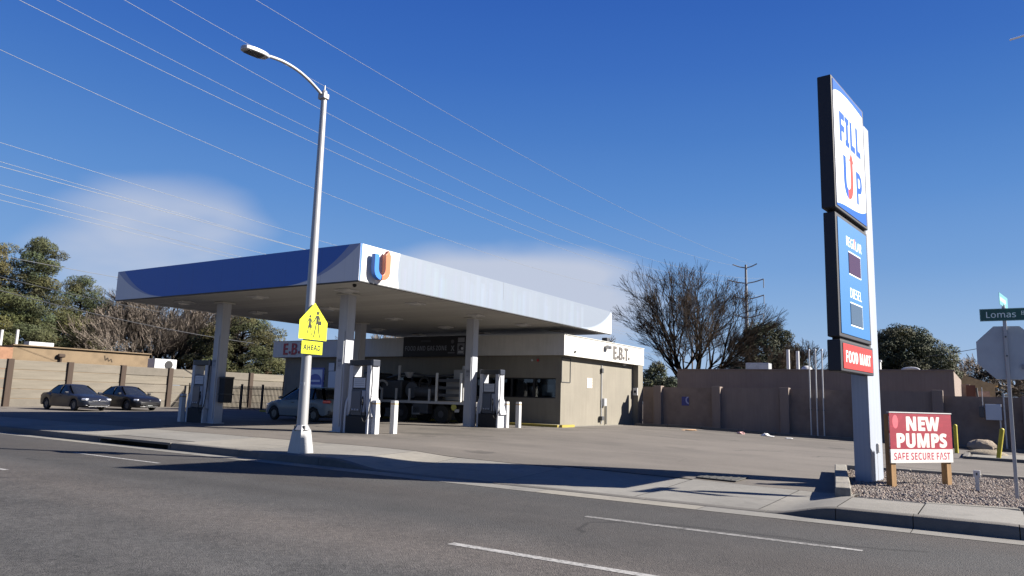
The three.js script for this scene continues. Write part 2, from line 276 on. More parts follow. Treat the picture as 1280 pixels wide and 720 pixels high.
// ---------------------------------------------------------------- fuel canopy
const font = await new FontLoader().loadAsync('fonts/droid/droid_sans_bold.typeface.json');
function text(str, size, depth) { const g = new TextGeometry(str, { font, size, depth, curveSegments: 4, bevelEnabled: false }); g.computeBoundingBox(); g.translate(-(g.boundingBox.min.x + g.boundingBox.max.x) / 2, -(g.boundingBox.min.y + g.boundingBox.max.y) / 2, 0); return g; }
const CW = 14.05, CD = 19.5, SOF = 5.33, CTOP = 6.52;
const canopy = thing('fuel_canopy', 'large flat fuel canopy on four columns, blue front band and pale side band', 'canopy', [-16.87, 0, -16.85], 0.011);
{
  const FH = CTOP - 5.3, arc = 3.45;
  const stainLayer = (g, w, h, n, seed) => { const r = rng(seed); for (let i = 0; i < n; i++) { g.fillStyle = `rgba(90,85,75,${0.02 + r() * 0.04})`; const x = r() * w, ww = 1 + r() * 5; g.fillRect(x, h * (0.3 * r()), ww, h); } };
  const frontT = canvasTex(2048, 180, (g, w, h) => {
    g.fillStyle = '#c4c5c9'; g.fillRect(0, 0, w, h);
    const blue = (inset, col) => { const a = arc / CW * w - inset, b = h * 1.0; g.fillStyle = col; g.beginPath(); g.moveTo(inset, 0); g.bezierCurveTo(inset + a * 0.28, b * 0.62, inset + a * 0.6, b * 0.97, inset + a, b); g.lineTo(w - inset - a, b); g.bezierCurveTo(w - inset - a * 0.6, b * 0.97, w - inset - a * 0.28, b * 0.62, w - inset, 0); g.closePath(); g.fill(); };
    blue(0, '#8590b0'); blue(70, '#2b5fb0'); stainLayer(g, w, h, 40, 3);
    g.fillStyle = 'rgba(20,40,90,0.35)'; for (let k = 1; k < 8; k++) g.fillRect(k * w / 8, 0, 1.2, h);
  });
  const sideT = canvasTex(2048, 130, (g, w, h) => {
    g.fillStyle = '#c8c8c6'; g.fillRect(0, 0, w, h);
    const near = 1.84 / CD * w, a = 3.6 / CD * w; g.fillStyle = '#727b88';
    g.beginPath(); g.moveTo(near + 4, 0); g.quadraticCurveTo(near - 16, h / 2, near + 4, h); g.lineTo(w - a, h); g.bezierCurveTo(w - a * 0.6, h * 0.97, w - a * 0.25, h * 0.6, w, 0); g.closePath(); g.fill();
    g.strokeStyle = '#8b95a3'; g.lineWidth = 9; g.beginPath(); g.moveTo(w - a, h); g.bezierCurveTo(w - a * 0.6, h * 0.97, w - a * 0.25, h * 0.6, w, 0); g.stroke();
    const r = rng(9); for (let i = 0; i < 160; i++) { g.fillStyle = `rgba(${120 + r() * 50},${140 + r() * 40},${160 + r() * 40},${r() * 0.06})`; g.fillRect(near + r() * (w - near - a), h * 0.5 * r(), 3 + r() * 30, h); }
    g.fillStyle = 'rgba(70,75,85,0.8)'; g.fillRect(w * 0.437, 0, 2, h * 0.62); g.fillStyle = 'rgba(120,130,140,0.25)'; for (let k = 1; k < 11; k++) g.fillRect(k * w / 11, 0, 1, h); stainLayer(g, w, h, 30, 5);
  });
  part('front_fascia', new THREE.BoxGeometry(CW, FH, 0.1), M(1, 1, 1, 0.5, { map: frontT }), canopy, [-CW / 2, 5.3 + FH / 2, -0.05]);
  part('side_fascia', new THREE.BoxGeometry(CD - 0.1, FH, 0.1), M(1, 1, 1, 0.5, { map: sideT }), canopy, [-0.05, 5.3 + FH / 2, -0.1 - (CD - 0.1) / 2], [0, Math.PI / 2, 0]);
  part('rear_fascia', box(CW - 0.1, FH, 0.1), mWhite, canopy, [-CW / 2 - 0.05, 5.3 + FH / 2, -CD + 0.05]);
  part('left_fascia', box(0.1, FH, CD - 0.2), mWhite, canopy, [-CW + 0.05, 5.3 + FH / 2, -CD / 2]);
  part('roof_deck', box(CW - 0.2, 0.1, CD - 0.2), mCharcoal, canopy, [-CW / 2, 6.1, -CD / 2]);
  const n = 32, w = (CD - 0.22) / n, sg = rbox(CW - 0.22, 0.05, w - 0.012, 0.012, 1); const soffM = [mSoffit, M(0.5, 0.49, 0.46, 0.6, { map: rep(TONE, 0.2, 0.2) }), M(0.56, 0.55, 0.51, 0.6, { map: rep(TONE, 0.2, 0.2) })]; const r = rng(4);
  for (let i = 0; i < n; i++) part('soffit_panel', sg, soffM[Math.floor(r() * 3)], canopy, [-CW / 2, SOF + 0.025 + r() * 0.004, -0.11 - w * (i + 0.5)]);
  part('drip_edge', box(CW, 0.03, 0.13), mCharcoal, canopy, [-CW / 2, 5.283, -0.068]); part('drip_edge', box(0.13, 0.03, CD - 0.16), mCharcoal, canopy, [-0.068, 5.2825, -CD / 2 - 0.06]);
  // recessed luminaires under the deck
  for (const x of [-2.1, -6.9, -11.6]) for (const z of [-1.6, -5.4, -9.6, -13.7, -17.2]) {
    const l = part('canopy_light', rbox(0.62, 0.07, 0.62, 0.02, 1), mWhite, canopy, [x, SOF - 0.03, z]); part('lens', cyl(0.2, 0.23, 0.05, 20), mLampGlass, l, [0, -0.055, 0]);
  }
  // columns
  for (const [x, z, nm] of [[-2.82, -2.42, 1], [-2.95, -10.6, 2], [-10.02, -2.42, 3], [-10.15, -10.75, 4]]) {
    const wx = x - 16.87, wz = z - 16.85, y0 = lotH(wx, wz) - 0.02, c = part('column', rbox(0.42, SOF - y0, 0.42, 0.02, 1), mColumn, canopy, [x, (SOF + y0) / 2, z]);
    part('collar', rbox(0.62, 0.06, 0.62, 0.01, 1), mSoffit, c, [0, (SOF - y0) / 2 - 0.04, 0]);
    part('base_plate', rbox(0.56, 0.04, 0.56, 0.01, 1), mGalv, c, [0, -(SOF - y0) / 2 + 0.03, 0]);
    const num = canvasTex(64, 96, (g, w, h) => { g.fillStyle = '#9a9ca2'; g.fillRect(0, 0, w, h); g.fillStyle = '#6d6f76'; g.fillRect(10, 14, 44, 26); g.fillStyle = '#7c7e85'; g.fillRect(14, 50, 36, 10); g.fillRect(14, 66, 28, 10); });
    part('number_plate', new THREE.BoxGeometry(0.26, 0.4, 0.01), M(1, 1, 1, 0.5, { map: num }), c, [-0.02, 2.75 - (SOF + y0) / 2, 0.217]);
    part('conduit', cyl(0.022, 0.022, 3.4, 8), mGalv, c, [0.14, -0.6, 0.233]);
  }
  // raised U emblem on the side fascia, near the street corner
  const S = new THREE.Shape(); S.moveTo(0.1, 0.82); S.lineTo(0.1, 0.36); S.bezierCurveTo(0.1, 0.14, 0.2, 0.03, 0.42, 0.0); S.lineTo(0.46, 0.15); S.bezierCurveTo(0.36, 0.18, 0.29, 0.26, 0.29, 0.40); S.lineTo(0.29, 0.82); S.closePath();
  const O = new THREE.Shape(); O.moveTo(0.48, 0.0); O.bezierCurveTo(0.76, 0.02, 0.86, 0.18, 0.86, 0.38); O.lineTo(0.86, 0.86); O.lineTo(0.76, 1.02); O.lineTo(0.62, 0.86); O.lineTo(0.64, 0.40); O.bezierCurveTo(0.64, 0.26, 0.58, 0.18, 0.5, 0.15); O.closePath();
  const em = thing('canopy_emblem', 'raised blue and orange letter U emblem standing off the canopy corner', 'emblem', [-16.87, 5.41, -17.2], 0.011 + Math.PI / 2);
  const ex = { depth: 0.14, bevelEnabled: true, bevelSize: 0.008, bevelThickness: 0.008, bevelSegments: 2, curveSegments: 14 };
  part('blue_stroke', new THREE.ExtrudeGeometry(S, ex), M(0.03, 0.16, 0.55, 0.35), em, [0, 0, 0.1]); part('orange_stroke', new THREE.ExtrudeGeometry(O, ex), M(0.6, 0.15, 0.07, 0.35), em, [0, 0, 0.1]);
  for (const [a, b] of [[0.22, 0.6], [0.3, 0.2], [0.78, 0.75], [0.7, 0.2]]) part('standoff', cyl(0.02, 0.02, 0.12, 8), mGalv, em, [a, b, 0.05], [Math.PI / 2, 0, 0]);
  // camera dome under the corner
  const cam = part('camera_dome', new THREE.SphereGeometry(0.07, 14, 10), mBlack, canopy, [-0.9, 5.29, -0.75]);
}

// ---------------------------------------------------------------- store building
const BX1 = -18.0, BX0 = -38.65, BZ1 = -32.45, BZ0 = -42.05, WT = 3.96;
const store = thing('store_building', 'low tan store building with white band along the flat roof, behind the canopy', 'building', [0, 0, 0]);
{
  const winL = -29.2, winR = -18.25, y0 = 1.74, y1 = 2.76;
  part('front_wall', box(BX1 - BX0 - 0.3, y0, 0.3), mStucco, store, [(BX0 + BX1) / 2, y0 / 2, BZ1 - 0.15]);
  part('front_wall', box(BX1 - BX0 - 0.3, WT - y1, 0.3), mStucco, store, [(BX0 + BX1) / 2, (WT + y1) / 2, BZ1 - 0.15]);
  part('front_wall', box(winL - BX0 - 0.15, y1 - y0, 0.3), mStucco, store, [(BX0 + 0.15 + winL) / 2, (y0 + y1) / 2, BZ1 - 0.15]);
  part('side_wall', box(0.3, WT, BZ1 - BZ0), mStucco, store, [BX1 - 0.15, WT / 2, (BZ0 + BZ1) / 2]);
  part('wing_wall', box(0.36, WT, 0.7), mStucco, store, [BX1 + 0.18, WT / 2, -41.7]);
  part('rear_wall', box(BX1 - BX0 - 0.6, WT, 0.3), mStucco, store, [(BX0 + BX1) / 2, WT / 2, BZ0 + 0.15]);
  part('left_wall', box(0.3, WT, BZ1 - BZ0), mStucco, store, [BX0 + 0.15, WT / 2, (BZ0 + BZ1) / 2]);
  part('floor', box(BX1 - BX0 - 0.6, 0.1, BZ1 - BZ0 - 0.6), mCharcoal, store, [(BX0 + BX1) / 2, 0.42, (BZ0 + BZ1) / 2]);
  part('partition', box(BX1 - BX0 - 0.6, WT, 0.1), mCharcoal, store, [(BX0 + BX1) / 2, WT / 2, -36]);
  const nW = 8, w = (winR - winL) / nW;
  for (let i = 0; i < nW; i++) {
    const x = winL + w * (i + 0.5), f = part('window_frame', merge([tr(box(w, 0.06, 0.1), 0, 0.48, 0), tr(box(w, 0.06, 0.1), 0, -0.48, 0), tr(box(0.06, 0.9, 0.1), -w / 2 + 0.03, 0, 0), tr(box(0.06, 0.9, 0.1), w / 2 - 0.03, 0, 0)]), mBlack, store, [x, (y0 + y1) / 2, BZ1 - 0.12]);
    part('pane', box(w - 0.12, 0.9, 0.012), mPane, f);
    if (i % 3 === 1) part('poster', box(w * 0.5, 0.55, 0.01), M(0.3, 0.3, 0.32, 0.6), f, [0.1, -0.1, -0.06]);
  }
  // roof band: each side its own piece, butted
  const fy = 4.4, fh = 1.02, F0 = -39.4, F1 = -17.6, Z1 = -32.0, Z0 = -42.12, th = 0.12;
  part('front_band', box(F1 - F0, fh, th), mWhiteFascia, store, [(F0 + F1) / 2, fy, Z1 - th / 2]);
  part('side_band', box(th, fh, Z1 - Z0 - th), mWhiteFascia, store, [F1 - th / 2, fy, (Z0 + Z1 - th) / 2]);
  part('left_band', box(th, fh, Z1 - Z0 - th), mWhiteFascia, store, [F0 + th / 2, fy, (Z0 + Z1 - th) / 2]);
  part('rear_band', box(F1 - F0 - 2 * th, fh, th), mWhiteFascia, store, [(F0 + F1) / 2, fy, Z0 + th / 2]);
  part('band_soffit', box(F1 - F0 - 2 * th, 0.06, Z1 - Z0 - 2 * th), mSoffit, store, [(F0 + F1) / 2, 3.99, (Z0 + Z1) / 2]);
  part('roof', box(F1 - F0 - 2 * th, 0.1, Z1 - Z0 - 2 * th), mCharcoal, store, [(F0 + F1) / 2, 4.55, (Z0 + Z1) / 2]);
  part('metal_coping', box(F1 - F0 + 0.06, 0.04, th + 0.08), mSoffit, store, [(F0 + F1) / 2, fy + fh / 2 + 0.022, Z1 - th / 2]); part('metal_coping', box(th + 0.08, 0.04, Z1 - Z0 - th - 0.05), mSoffit, store, [F1 - th / 2, fy + fh / 2 + 0.022, (Z0 + Z1 - th) / 2 - 0.03]);
  // walk round the store with its yellow edge
  const walk = part('walkway', box(21.8, 0.55, 1.0), mConc2, store, [-28.5, 0.19, -31.94]);
  part('yellow_kerb', rbox(21.9, 0.16, 0.16, 0.02, 1), mYellowPaint, store, [-28.45, 0.4, -31.36]); part('yellow_kerb', rbox(0.16, 0.16, 1.3, 0.02, 1), mYellowPaint, store, [-17.41, 0.4, -32.1]);
  part('footing', box(0.3, 0.4, 8.2), mConc, store, [BX1 + 0.17, 0.17, -36.9]);
  // side wall fittings
  part('conduit_frame', merge([tr(box(0.03, 1.25, 0.03), 0, 0, 0.46), tr(box(0.03, 1.25, 0.03), 0, 0, -0.46), tr(box(0.03, 0.03, 0.9), 0, 0.61, 0), tr(box(0.03, 0.03, 0.9), 0, -0.61, 0)]), mCharcoal, store, [BX1 + 0.02, 3.18, -32.93]);
  part('standpipe', cyl(0.03, 0.03, 3.2, 8), mGalv, store, [BX1 + 0.05, 2.05, -37.0]); part('standpipe', cyl(0.04, 0.04, 1.0, 8), mCharcoal, store, [BX1 + 0.07, 0.92, -37.55]);
  part('meter_box', rbox(0.18, 0.42, 0.34, 0.02), mGalv, store, [BX1 + 0.1, 1.62, -37.25]); part('valve_box', rbox(0.2, 0.22, 0.3, 0.02), mCharcoal, store, [BX1 + 0.12, 0.75, -36.9]); part('junction_box', rbox(0.12, 0.25, 0.2, 0.02), mCharcoal, store, [BX1 + 0.07, 3.35, -37.0]);
  part('paper_notice', box(0.012, 0.52, 0.62), M(0.7, 0.66, 0.62, 0.8, { map: canvasTex(64, 64, (g) => { g.fillStyle = '#f3ece6'; g.fillRect(0, 0, 64, 64); g.fillStyle = 'rgba(190,120,110,0.5)'; for (let i = 0; i < 6; i++) g.fillRect(8, 8 + i * 9, 30 + (i * 7) % 20, 3); }) }), store, [BX1 + 0.012, 2.62, -35.6]);
  part('wall_box', rbox(0.3, 0.45, 0.1, 0.02), mWhite, store, [-17.8, 2.3, -41.3]); part('keypad', box(0.12, 0.14, 0.04), mBlack, store, [-17.8, 2.3, -41.24]);
  const fl = part('flood_light', rbox(0.22, 0.2, 0.34, 0.03), mGalv, store, [F1 + 0.16, 4.62, -36.75]); part('lens', box(0.02, 0.15, 0.28), mCharcoal, fl, [0.12, -0.01, 0]);
  part('wall_light', rbox(0.2, 0.16, 0.2, 0.04), mGalv, store, [BX1 + 0.1, 3.86, -39.9]);
  part('band_hook', cyl(0.05, 0.05, 0.12, 8), mCharcoal, store, [F1 + 0.03, 4.12, -33.1], [0, 0, Math.PI / 2]);
  // roof fittings seen between the canopy and the band
  part('roof_vent', rbox(0.34, 0.6, 0.34, 0.03), mCharcoal, store, [-18.4, 5.0, -38.4]);
  part('roof_unit', rbox(1.6, 0.9, 1.2, 0.04), mGalv, store, [-24, 5.0, -40]);
  // window posters and panels on the shaded left part of the front
  const pt = canvasTex(128, 192, (g, w, h) => { g.fillStyle = '#1c3f96'; g.fillRect(0, 0, w, h); g.fillStyle = '#c9d2e4'; g.fillRect(12, 12, w - 24, h - 24); g.fillStyle = '#2850a8'; g.beginPath(); g.arc(w / 2, 90, 50, Math.PI, 0); g.lineTo(w / 2 + 50, 108); g.lineTo(w / 2 - 50, 108); g.fill(); g.fillStyle = '#c9d2e4'; g.fillRect(28, 78, 72, 12); g.fillStyle = '#7f92bf'; for (let i = 0; i < 5; i++) g.fillRect(24, 122 + i * 10, 80, 4); });
  part('blue_poster', new THREE.BoxGeometry(1.55, 1.9, 0.05), M(1, 1, 1, 0.4, { map: pt }), store, [-35.7, 2.3, BZ1 + 0.026]);
  part('white_panel', rbox(1.2, 1.75, 0.08, 0.02), M(0.6, 0.63, 0.68, 0.5), store, [-33.9, 2.15, BZ1 + 0.042]); part('white_panel', rbox(0.5, 0.5, 0.06, 0.02), M(0.6, 0.63, 0.68, 0.5), store, [-34.3, 3.3, BZ1 + 0.032]);
  part('entry_door', rbox(1.0, 2.3, 0.06, 0.01), mGlassDark, store, [-31.2, 1.62, BZ1 + 0.032]); part('door_frame', merge([tr(box(0.08, 2.4, 0.1), -0.55, 0, 0), tr(box(0.08, 2.4, 0.1), 0.55, 0, 0), tr(box(1.18, 0.08, 0.1), 0, 1.2, 0)]), mGalv, store, [-31.2, 1.66, BZ1 + 0.04]);
  part('camera', new THREE.SphereGeometry(0.07, 10, 8), mRed, store, [-19.35, 3.66, BZ1 + 0.05]); part('camera', new THREE.SphereGeometry(0.06, 10, 8), mWhite, store, [-19.7, 3.66, BZ1 + 0.04]);
  // store name banner
  const bt = canvasTex(1024, 256, (g, w, h) => {
    g.fillStyle = '#17181d'; g.fillRect(0, 0, w, h); g.fillStyle = '#7e8087'; g.textAlign = 'center';
    g.font = 'bold 88px sans-serif'; g.save(); g.translate(372, 182); g.scale(0.88, 1); g.fillText('FOOD AND GAS ZONE', 0, 0, 800); g.restore();
    g.fillStyle = '#3c3e44'; g.fillRect(290, 40, 165, 26);
    g.fillStyle = '#55565c'; g.beginPath(); g.arc(810, 68, 26, 0, 7); g.fill(); g.fillStyle = '#85878d'; g.font = 'bold 96px sans-serif'; g.fillText('X', 815, 190); g.fillStyle = '#5c5e64'; g.fillRect(740, 205, 110, 20);
    g.fillStyle = '#85878d'; g.fillRect(895, 18, 105, 60); g.fillStyle = '#6f7178'; g.fillRect(890, 92, 112, 145); g.fillStyle = '#24252b'; g.beginPath(); g.arc(945, 150, 34, 0, 7); g.fill(); g.fillStyle = '#c2c3c8'; g.beginPath(); g.arc(965, 160, 18, 0, 7); g.fill(); g.fillRect(905, 200, 80, 14);
  });
  const ban = thing('store_banner', 'dark store banner with grey lettering on the white roof band under the canopy', 'banner', [-25.83, 4.42, -32.0]);
  part('face', new THREE.BoxGeometry(4.42, 1.06, 0.03), M(1, 1, 1, 0.7, { map: bt }), ban, [0, 0, 0.055]); part('frame', merge([tr(box(4.5, 0.04, 0.06), 0, 0.55, 0), tr(box(4.5, 0.04, 0.06), 0, -0.55, 0), tr(box(0.04, 1.06, 0.06), -2.23, 0, 0), tr(box(0.04, 1.06, 0.06), 2.23, 0, 0)]), mBlack, ban, [0, 0, 0.04]);
  const eb = thing('wall_lettering', 'red letters reading E.B.T. on the shaded white band, behind the yellow signs', 'lettering', [-37.3, 4.42, -32.0]); const mE = M(0.33, 0.012, 0.03, 0.5);
  const eg = thing('wall_lettering', 'grey letters reading E.B.T. on the sunlit white band of the store side', 'lettering', [F1, 4.4, -38.75], Math.PI / 2); const mG = M(0.1, 0.09, 0.085, 0.6);
  let k = 0; for (const [ch, dx] of [['E', -0.78], ['.', -0.42], ['B', -0.04], ['.', 0.36], ['T', 0.7], ['.', 1.04]]) { const g = text(ch, 0.74, 0.03); if (ch === '.') g.translate(0, -0.22, 0); const m1 = part('letter', g, mE, eb, [dx * 1.12, 0, 0.002]); m1.scale.x = 1.0; const m2 = part('letter', g, mG, eg, [dx * 1.05, 0, 0.002]); m2.scale.set(0.95, 1.0, 1); k++; }
}

// ---------------------------------------------------------------- street lamp with signs
const lamp = thing('street_lamp', 'tall grey street lamp with curved arm over the road, at the kerb', 'street lamp', [-14.29, H(-14.29, -12.6), -12.66]);
{
  const y = lamp.position.y;
  const frus = new THREE.CylinderGeometry(0.22, 0.31, 0.56, 4, 1); frus.rotateY(Math.PI / 4);
  part('base', toCreasedNormals(frus, 0.3), mSteel, lamp, [0, 0.28, 0]);
  const cap = new THREE.CylinderGeometry(0.14, 0.21, 0.12, 8); part('base_cap', toCreasedNormals(cap, 0.3), mSteel, lamp, [0, 0.62, 0]);
  for (const a of [0.4, 1.97, 3.54, 5.1]) part('anchor_nut', cyl(0.035, 0.03, 0.12, 6), mCharcoal, lamp, [Math.cos(a) * 0.165, 0.6, Math.sin(a) * 0.165]);
  const pole = new THREE.CylinderGeometry(0.075, 0.135, 8.75, 20); part('pole', pole, mSteel, lamp, [0, 0.58 + 4.37, 0]);
  part('pole_cap', new THREE.SphereGeometry(0.08, 12, 8), mSteel, lamp, [0, 9.34, 0]); part('finial', cyl(0.02, 0.02, 0.16, 8), mSteel, lamp, [0, 9.46, 0]); part('clamp', rbox(0.24, 0.16, 0.2, 0.03), mSteel, lamp, [0, 9.22, 0.02]);
  part('arm', tube([[0, 9.2, 0], [0, 9.38, 0.32], [0, 9.56, 0.8], [0, 9.63, 1.3], [0, 9.6, 1.75], [0, 9.56, 1.95]], 0.042, 30, 10), mSteel, lamp);
  const hs = new THREE.Shape(); hs.moveTo(0, -0.09); hs.bezierCurveTo(0.1, -0.2, 0.55, -0.21, 0.75, -0.12); hs.quadraticCurveTo(0.83, 0, 0.75, 0.12); hs.bezierCurveTo(0.55, 0.21, 0.1, 0.2, 0, 0.09); hs.closePath();
  const hg = new THREE.ExtrudeGeometry(hs, { depth: 0.07, bevelEnabled: true, bevelSize: 0.03, bevelThickness: 0.03, bevelSegments: 3 }); hg.rotateX(-Math.PI / 2); hg.rotateY(-Math.PI / 2);
  const head = part('lamp_head', hg, mGalv, lamp, [0, 9.51, 1.9], [0.06, 0, 0]); head.scale.set(0.85, 0.8, 0.84);
  part('led_panel', rbox(0.3, 0.03, 0.5, 0.01), mCharcoal, head, [0, -0.035, 0.42]); for (let i = 0; i < 4; i++) part('cooling_fin', box(0.28, 0.03, 0.012), mGalv, head, [0, 0.11, 0.25 + i * 0.08]);
  part('photocell', cyl(0.045, 0.045, 0.08, 10), mGalv, head, [0, 0.14, 0.18]);
  const st = new THREE.CylinderGeometry(0.126, 0.127, 0.34, 20, 1, true, -0.5, 1.5);
  part('sticker', st, M(1, 1, 1, 0.6, { map: canvasTex(128, 64, (g) => { g.fillStyle = '#c8c8c6'; g.fillRect(0, 0, 128, 64); g.strokeStyle = '#25262a'; g.lineWidth = 6; g.lineCap = 'round'; g.beginPath(); g.moveTo(30, 10); g.bezierCurveTo(60, 4, 20, 40, 50, 36); g.bezierCurveTo(70, 30, 44, 60, 30, 54); g.moveTo(62, 18); g.bezierCurveTo(90, 8, 84, 40, 66, 44); g.moveTo(70, 50); g.lineTo(98, 40); g.stroke(); }) }), lamp, [0, 1.55, 0]);
  part('hand_hole', rbox(0.02, 0.1, 0.05, 0.01), mCharcoal, lamp, [0.125, 2.45, 0.02]);
  lamp.rotation.z = 0.006; lamp.rotation.x = 0.0;
}
{
  // pentagon warning sign facing +x, and the plate under it
  const sx = -14.29 + 0.13, mYG = M(0.72, 0.74, 0.02, 0.45), y0 = 2.97;
  const P = new THREE.Shape(); const w = 0.455; P.moveTo(-w, 0); P.lineTo(w, 0); P.lineTo(w, 0.46); P.lineTo(0, 0.93); P.lineTo(-w, 0.46); P.closePath();
  const t = canvasTex(256, 256, (g) => {
    g.fillStyle = '#cbd008'; g.fillRect(0, 0, 256, 256); g.strokeStyle = '#1b1b12'; g.lineWidth = 4; g.beginPath(); g.moveTo(10, 246); g.lineTo(246, 246); g.lineTo(246, 133); g.lineTo(128, 14); g.lineTo(10, 133); g.closePath(); g.stroke();
    g.fillStyle = '#17170f'; const person = (x, y, s, bag) => { g.save(); g.translate(x, y); g.scale(s, s); g.beginPath(); g.arc(0, -66, 9, 0, 7); g.fill(); g.beginPath(); g.moveTo(-7, -54); g.lineTo(7, -54); g.lineTo(10, -12); g.lineTo(-8, -12); g.closePath(); g.fill(); g.lineWidth = 7; g.strokeStyle = '#17170f'; g.lineCap = 'round'; g.beginPath(); g.moveTo(-6, -14); g.lineTo(-12, 20); g.lineTo(-18, 52); g.moveTo(6, -14); g.lineTo(12, 18); g.lineTo(20, 52); g.moveTo(-8, -50); g.lineTo(-20, -26); g.moveTo(8, -50); g.lineTo(20, -22); g.stroke(); if (bag) g.fillRect(8, -26, 20, 18); else { g.beginPath(); g.moveTo(-10, -16); g.lineTo(16, -16); g.lineTo(20, 6); g.lineTo(-14, 6); g.fill(); } g.restore(); };
    person(92, 170, 1.1, false); person(160, 162, 1.4, true); g.strokeStyle = '#17170f'; g.lineWidth = 6; g.beginPath(); g.moveTo(112, 136); g.lineTo(134, 128); g.stroke();
  });
  const s = thing('school_sign', 'yellow green five sided sign with two walking figures on the lamp post', 'traffic sign', [sx, y0, -12.66], Math.PI / 2);
  const pg = new THREE.ExtrudeGeometry(P, { depth: 0.006, bevelEnabled: false }); const uv = pg.attributes.uv; for (let i = 0; i < uv.count; i++) uv.setXY(i, (uv.getX(i) + w) / (2 * w), uv.getY(i) / 0.93);
  part('plate', pg, M(1, 1, 1, 0.4, { map: t }), s, [0, 0, 0.02]); part('bracket', box(0.06, 0.05, 0.16), mGalv, s, [0, 0.62, -0.065]); part('bracket', box(0.06, 0.05, 0.16), mGalv, s, [0, 0.16, -0.065]);
  const a = thing('ahead_plate', 'yellow green rectangular plate reading AHEAD under the school sign', 'traffic sign', [sx, y0 - 0.04, -12.63], Math.PI / 2);
  const at = canvasTex(256, 128, (g) => { g.fillStyle = '#cbd008'; g.fillRect(0, 0, 256, 128); g.strokeStyle = '#2a2a18'; g.lineWidth = 5; g.strokeRect(8, 8, 240, 112); g.fillStyle = '#14140a'; g.font = 'bold 74px sans-serif'; g.textAlign = 'center'; g.fillText('AHEAD', 128, 90, 214); g.strokeStyle = '#14140a'; g.lineWidth = 3; g.strokeText('AHEAD', 128, 90, 214); });
  part('plate', new THREE.BoxGeometry(0.68, 0.32, 0.006), M(1, 1, 1, 0.4, { map: at }), a, [0.03, -0.16, 0.024]); part('bracket', box(0.06, 0.05, 0.16), mGalv, a, [0, -0.15, -0.06]);
}

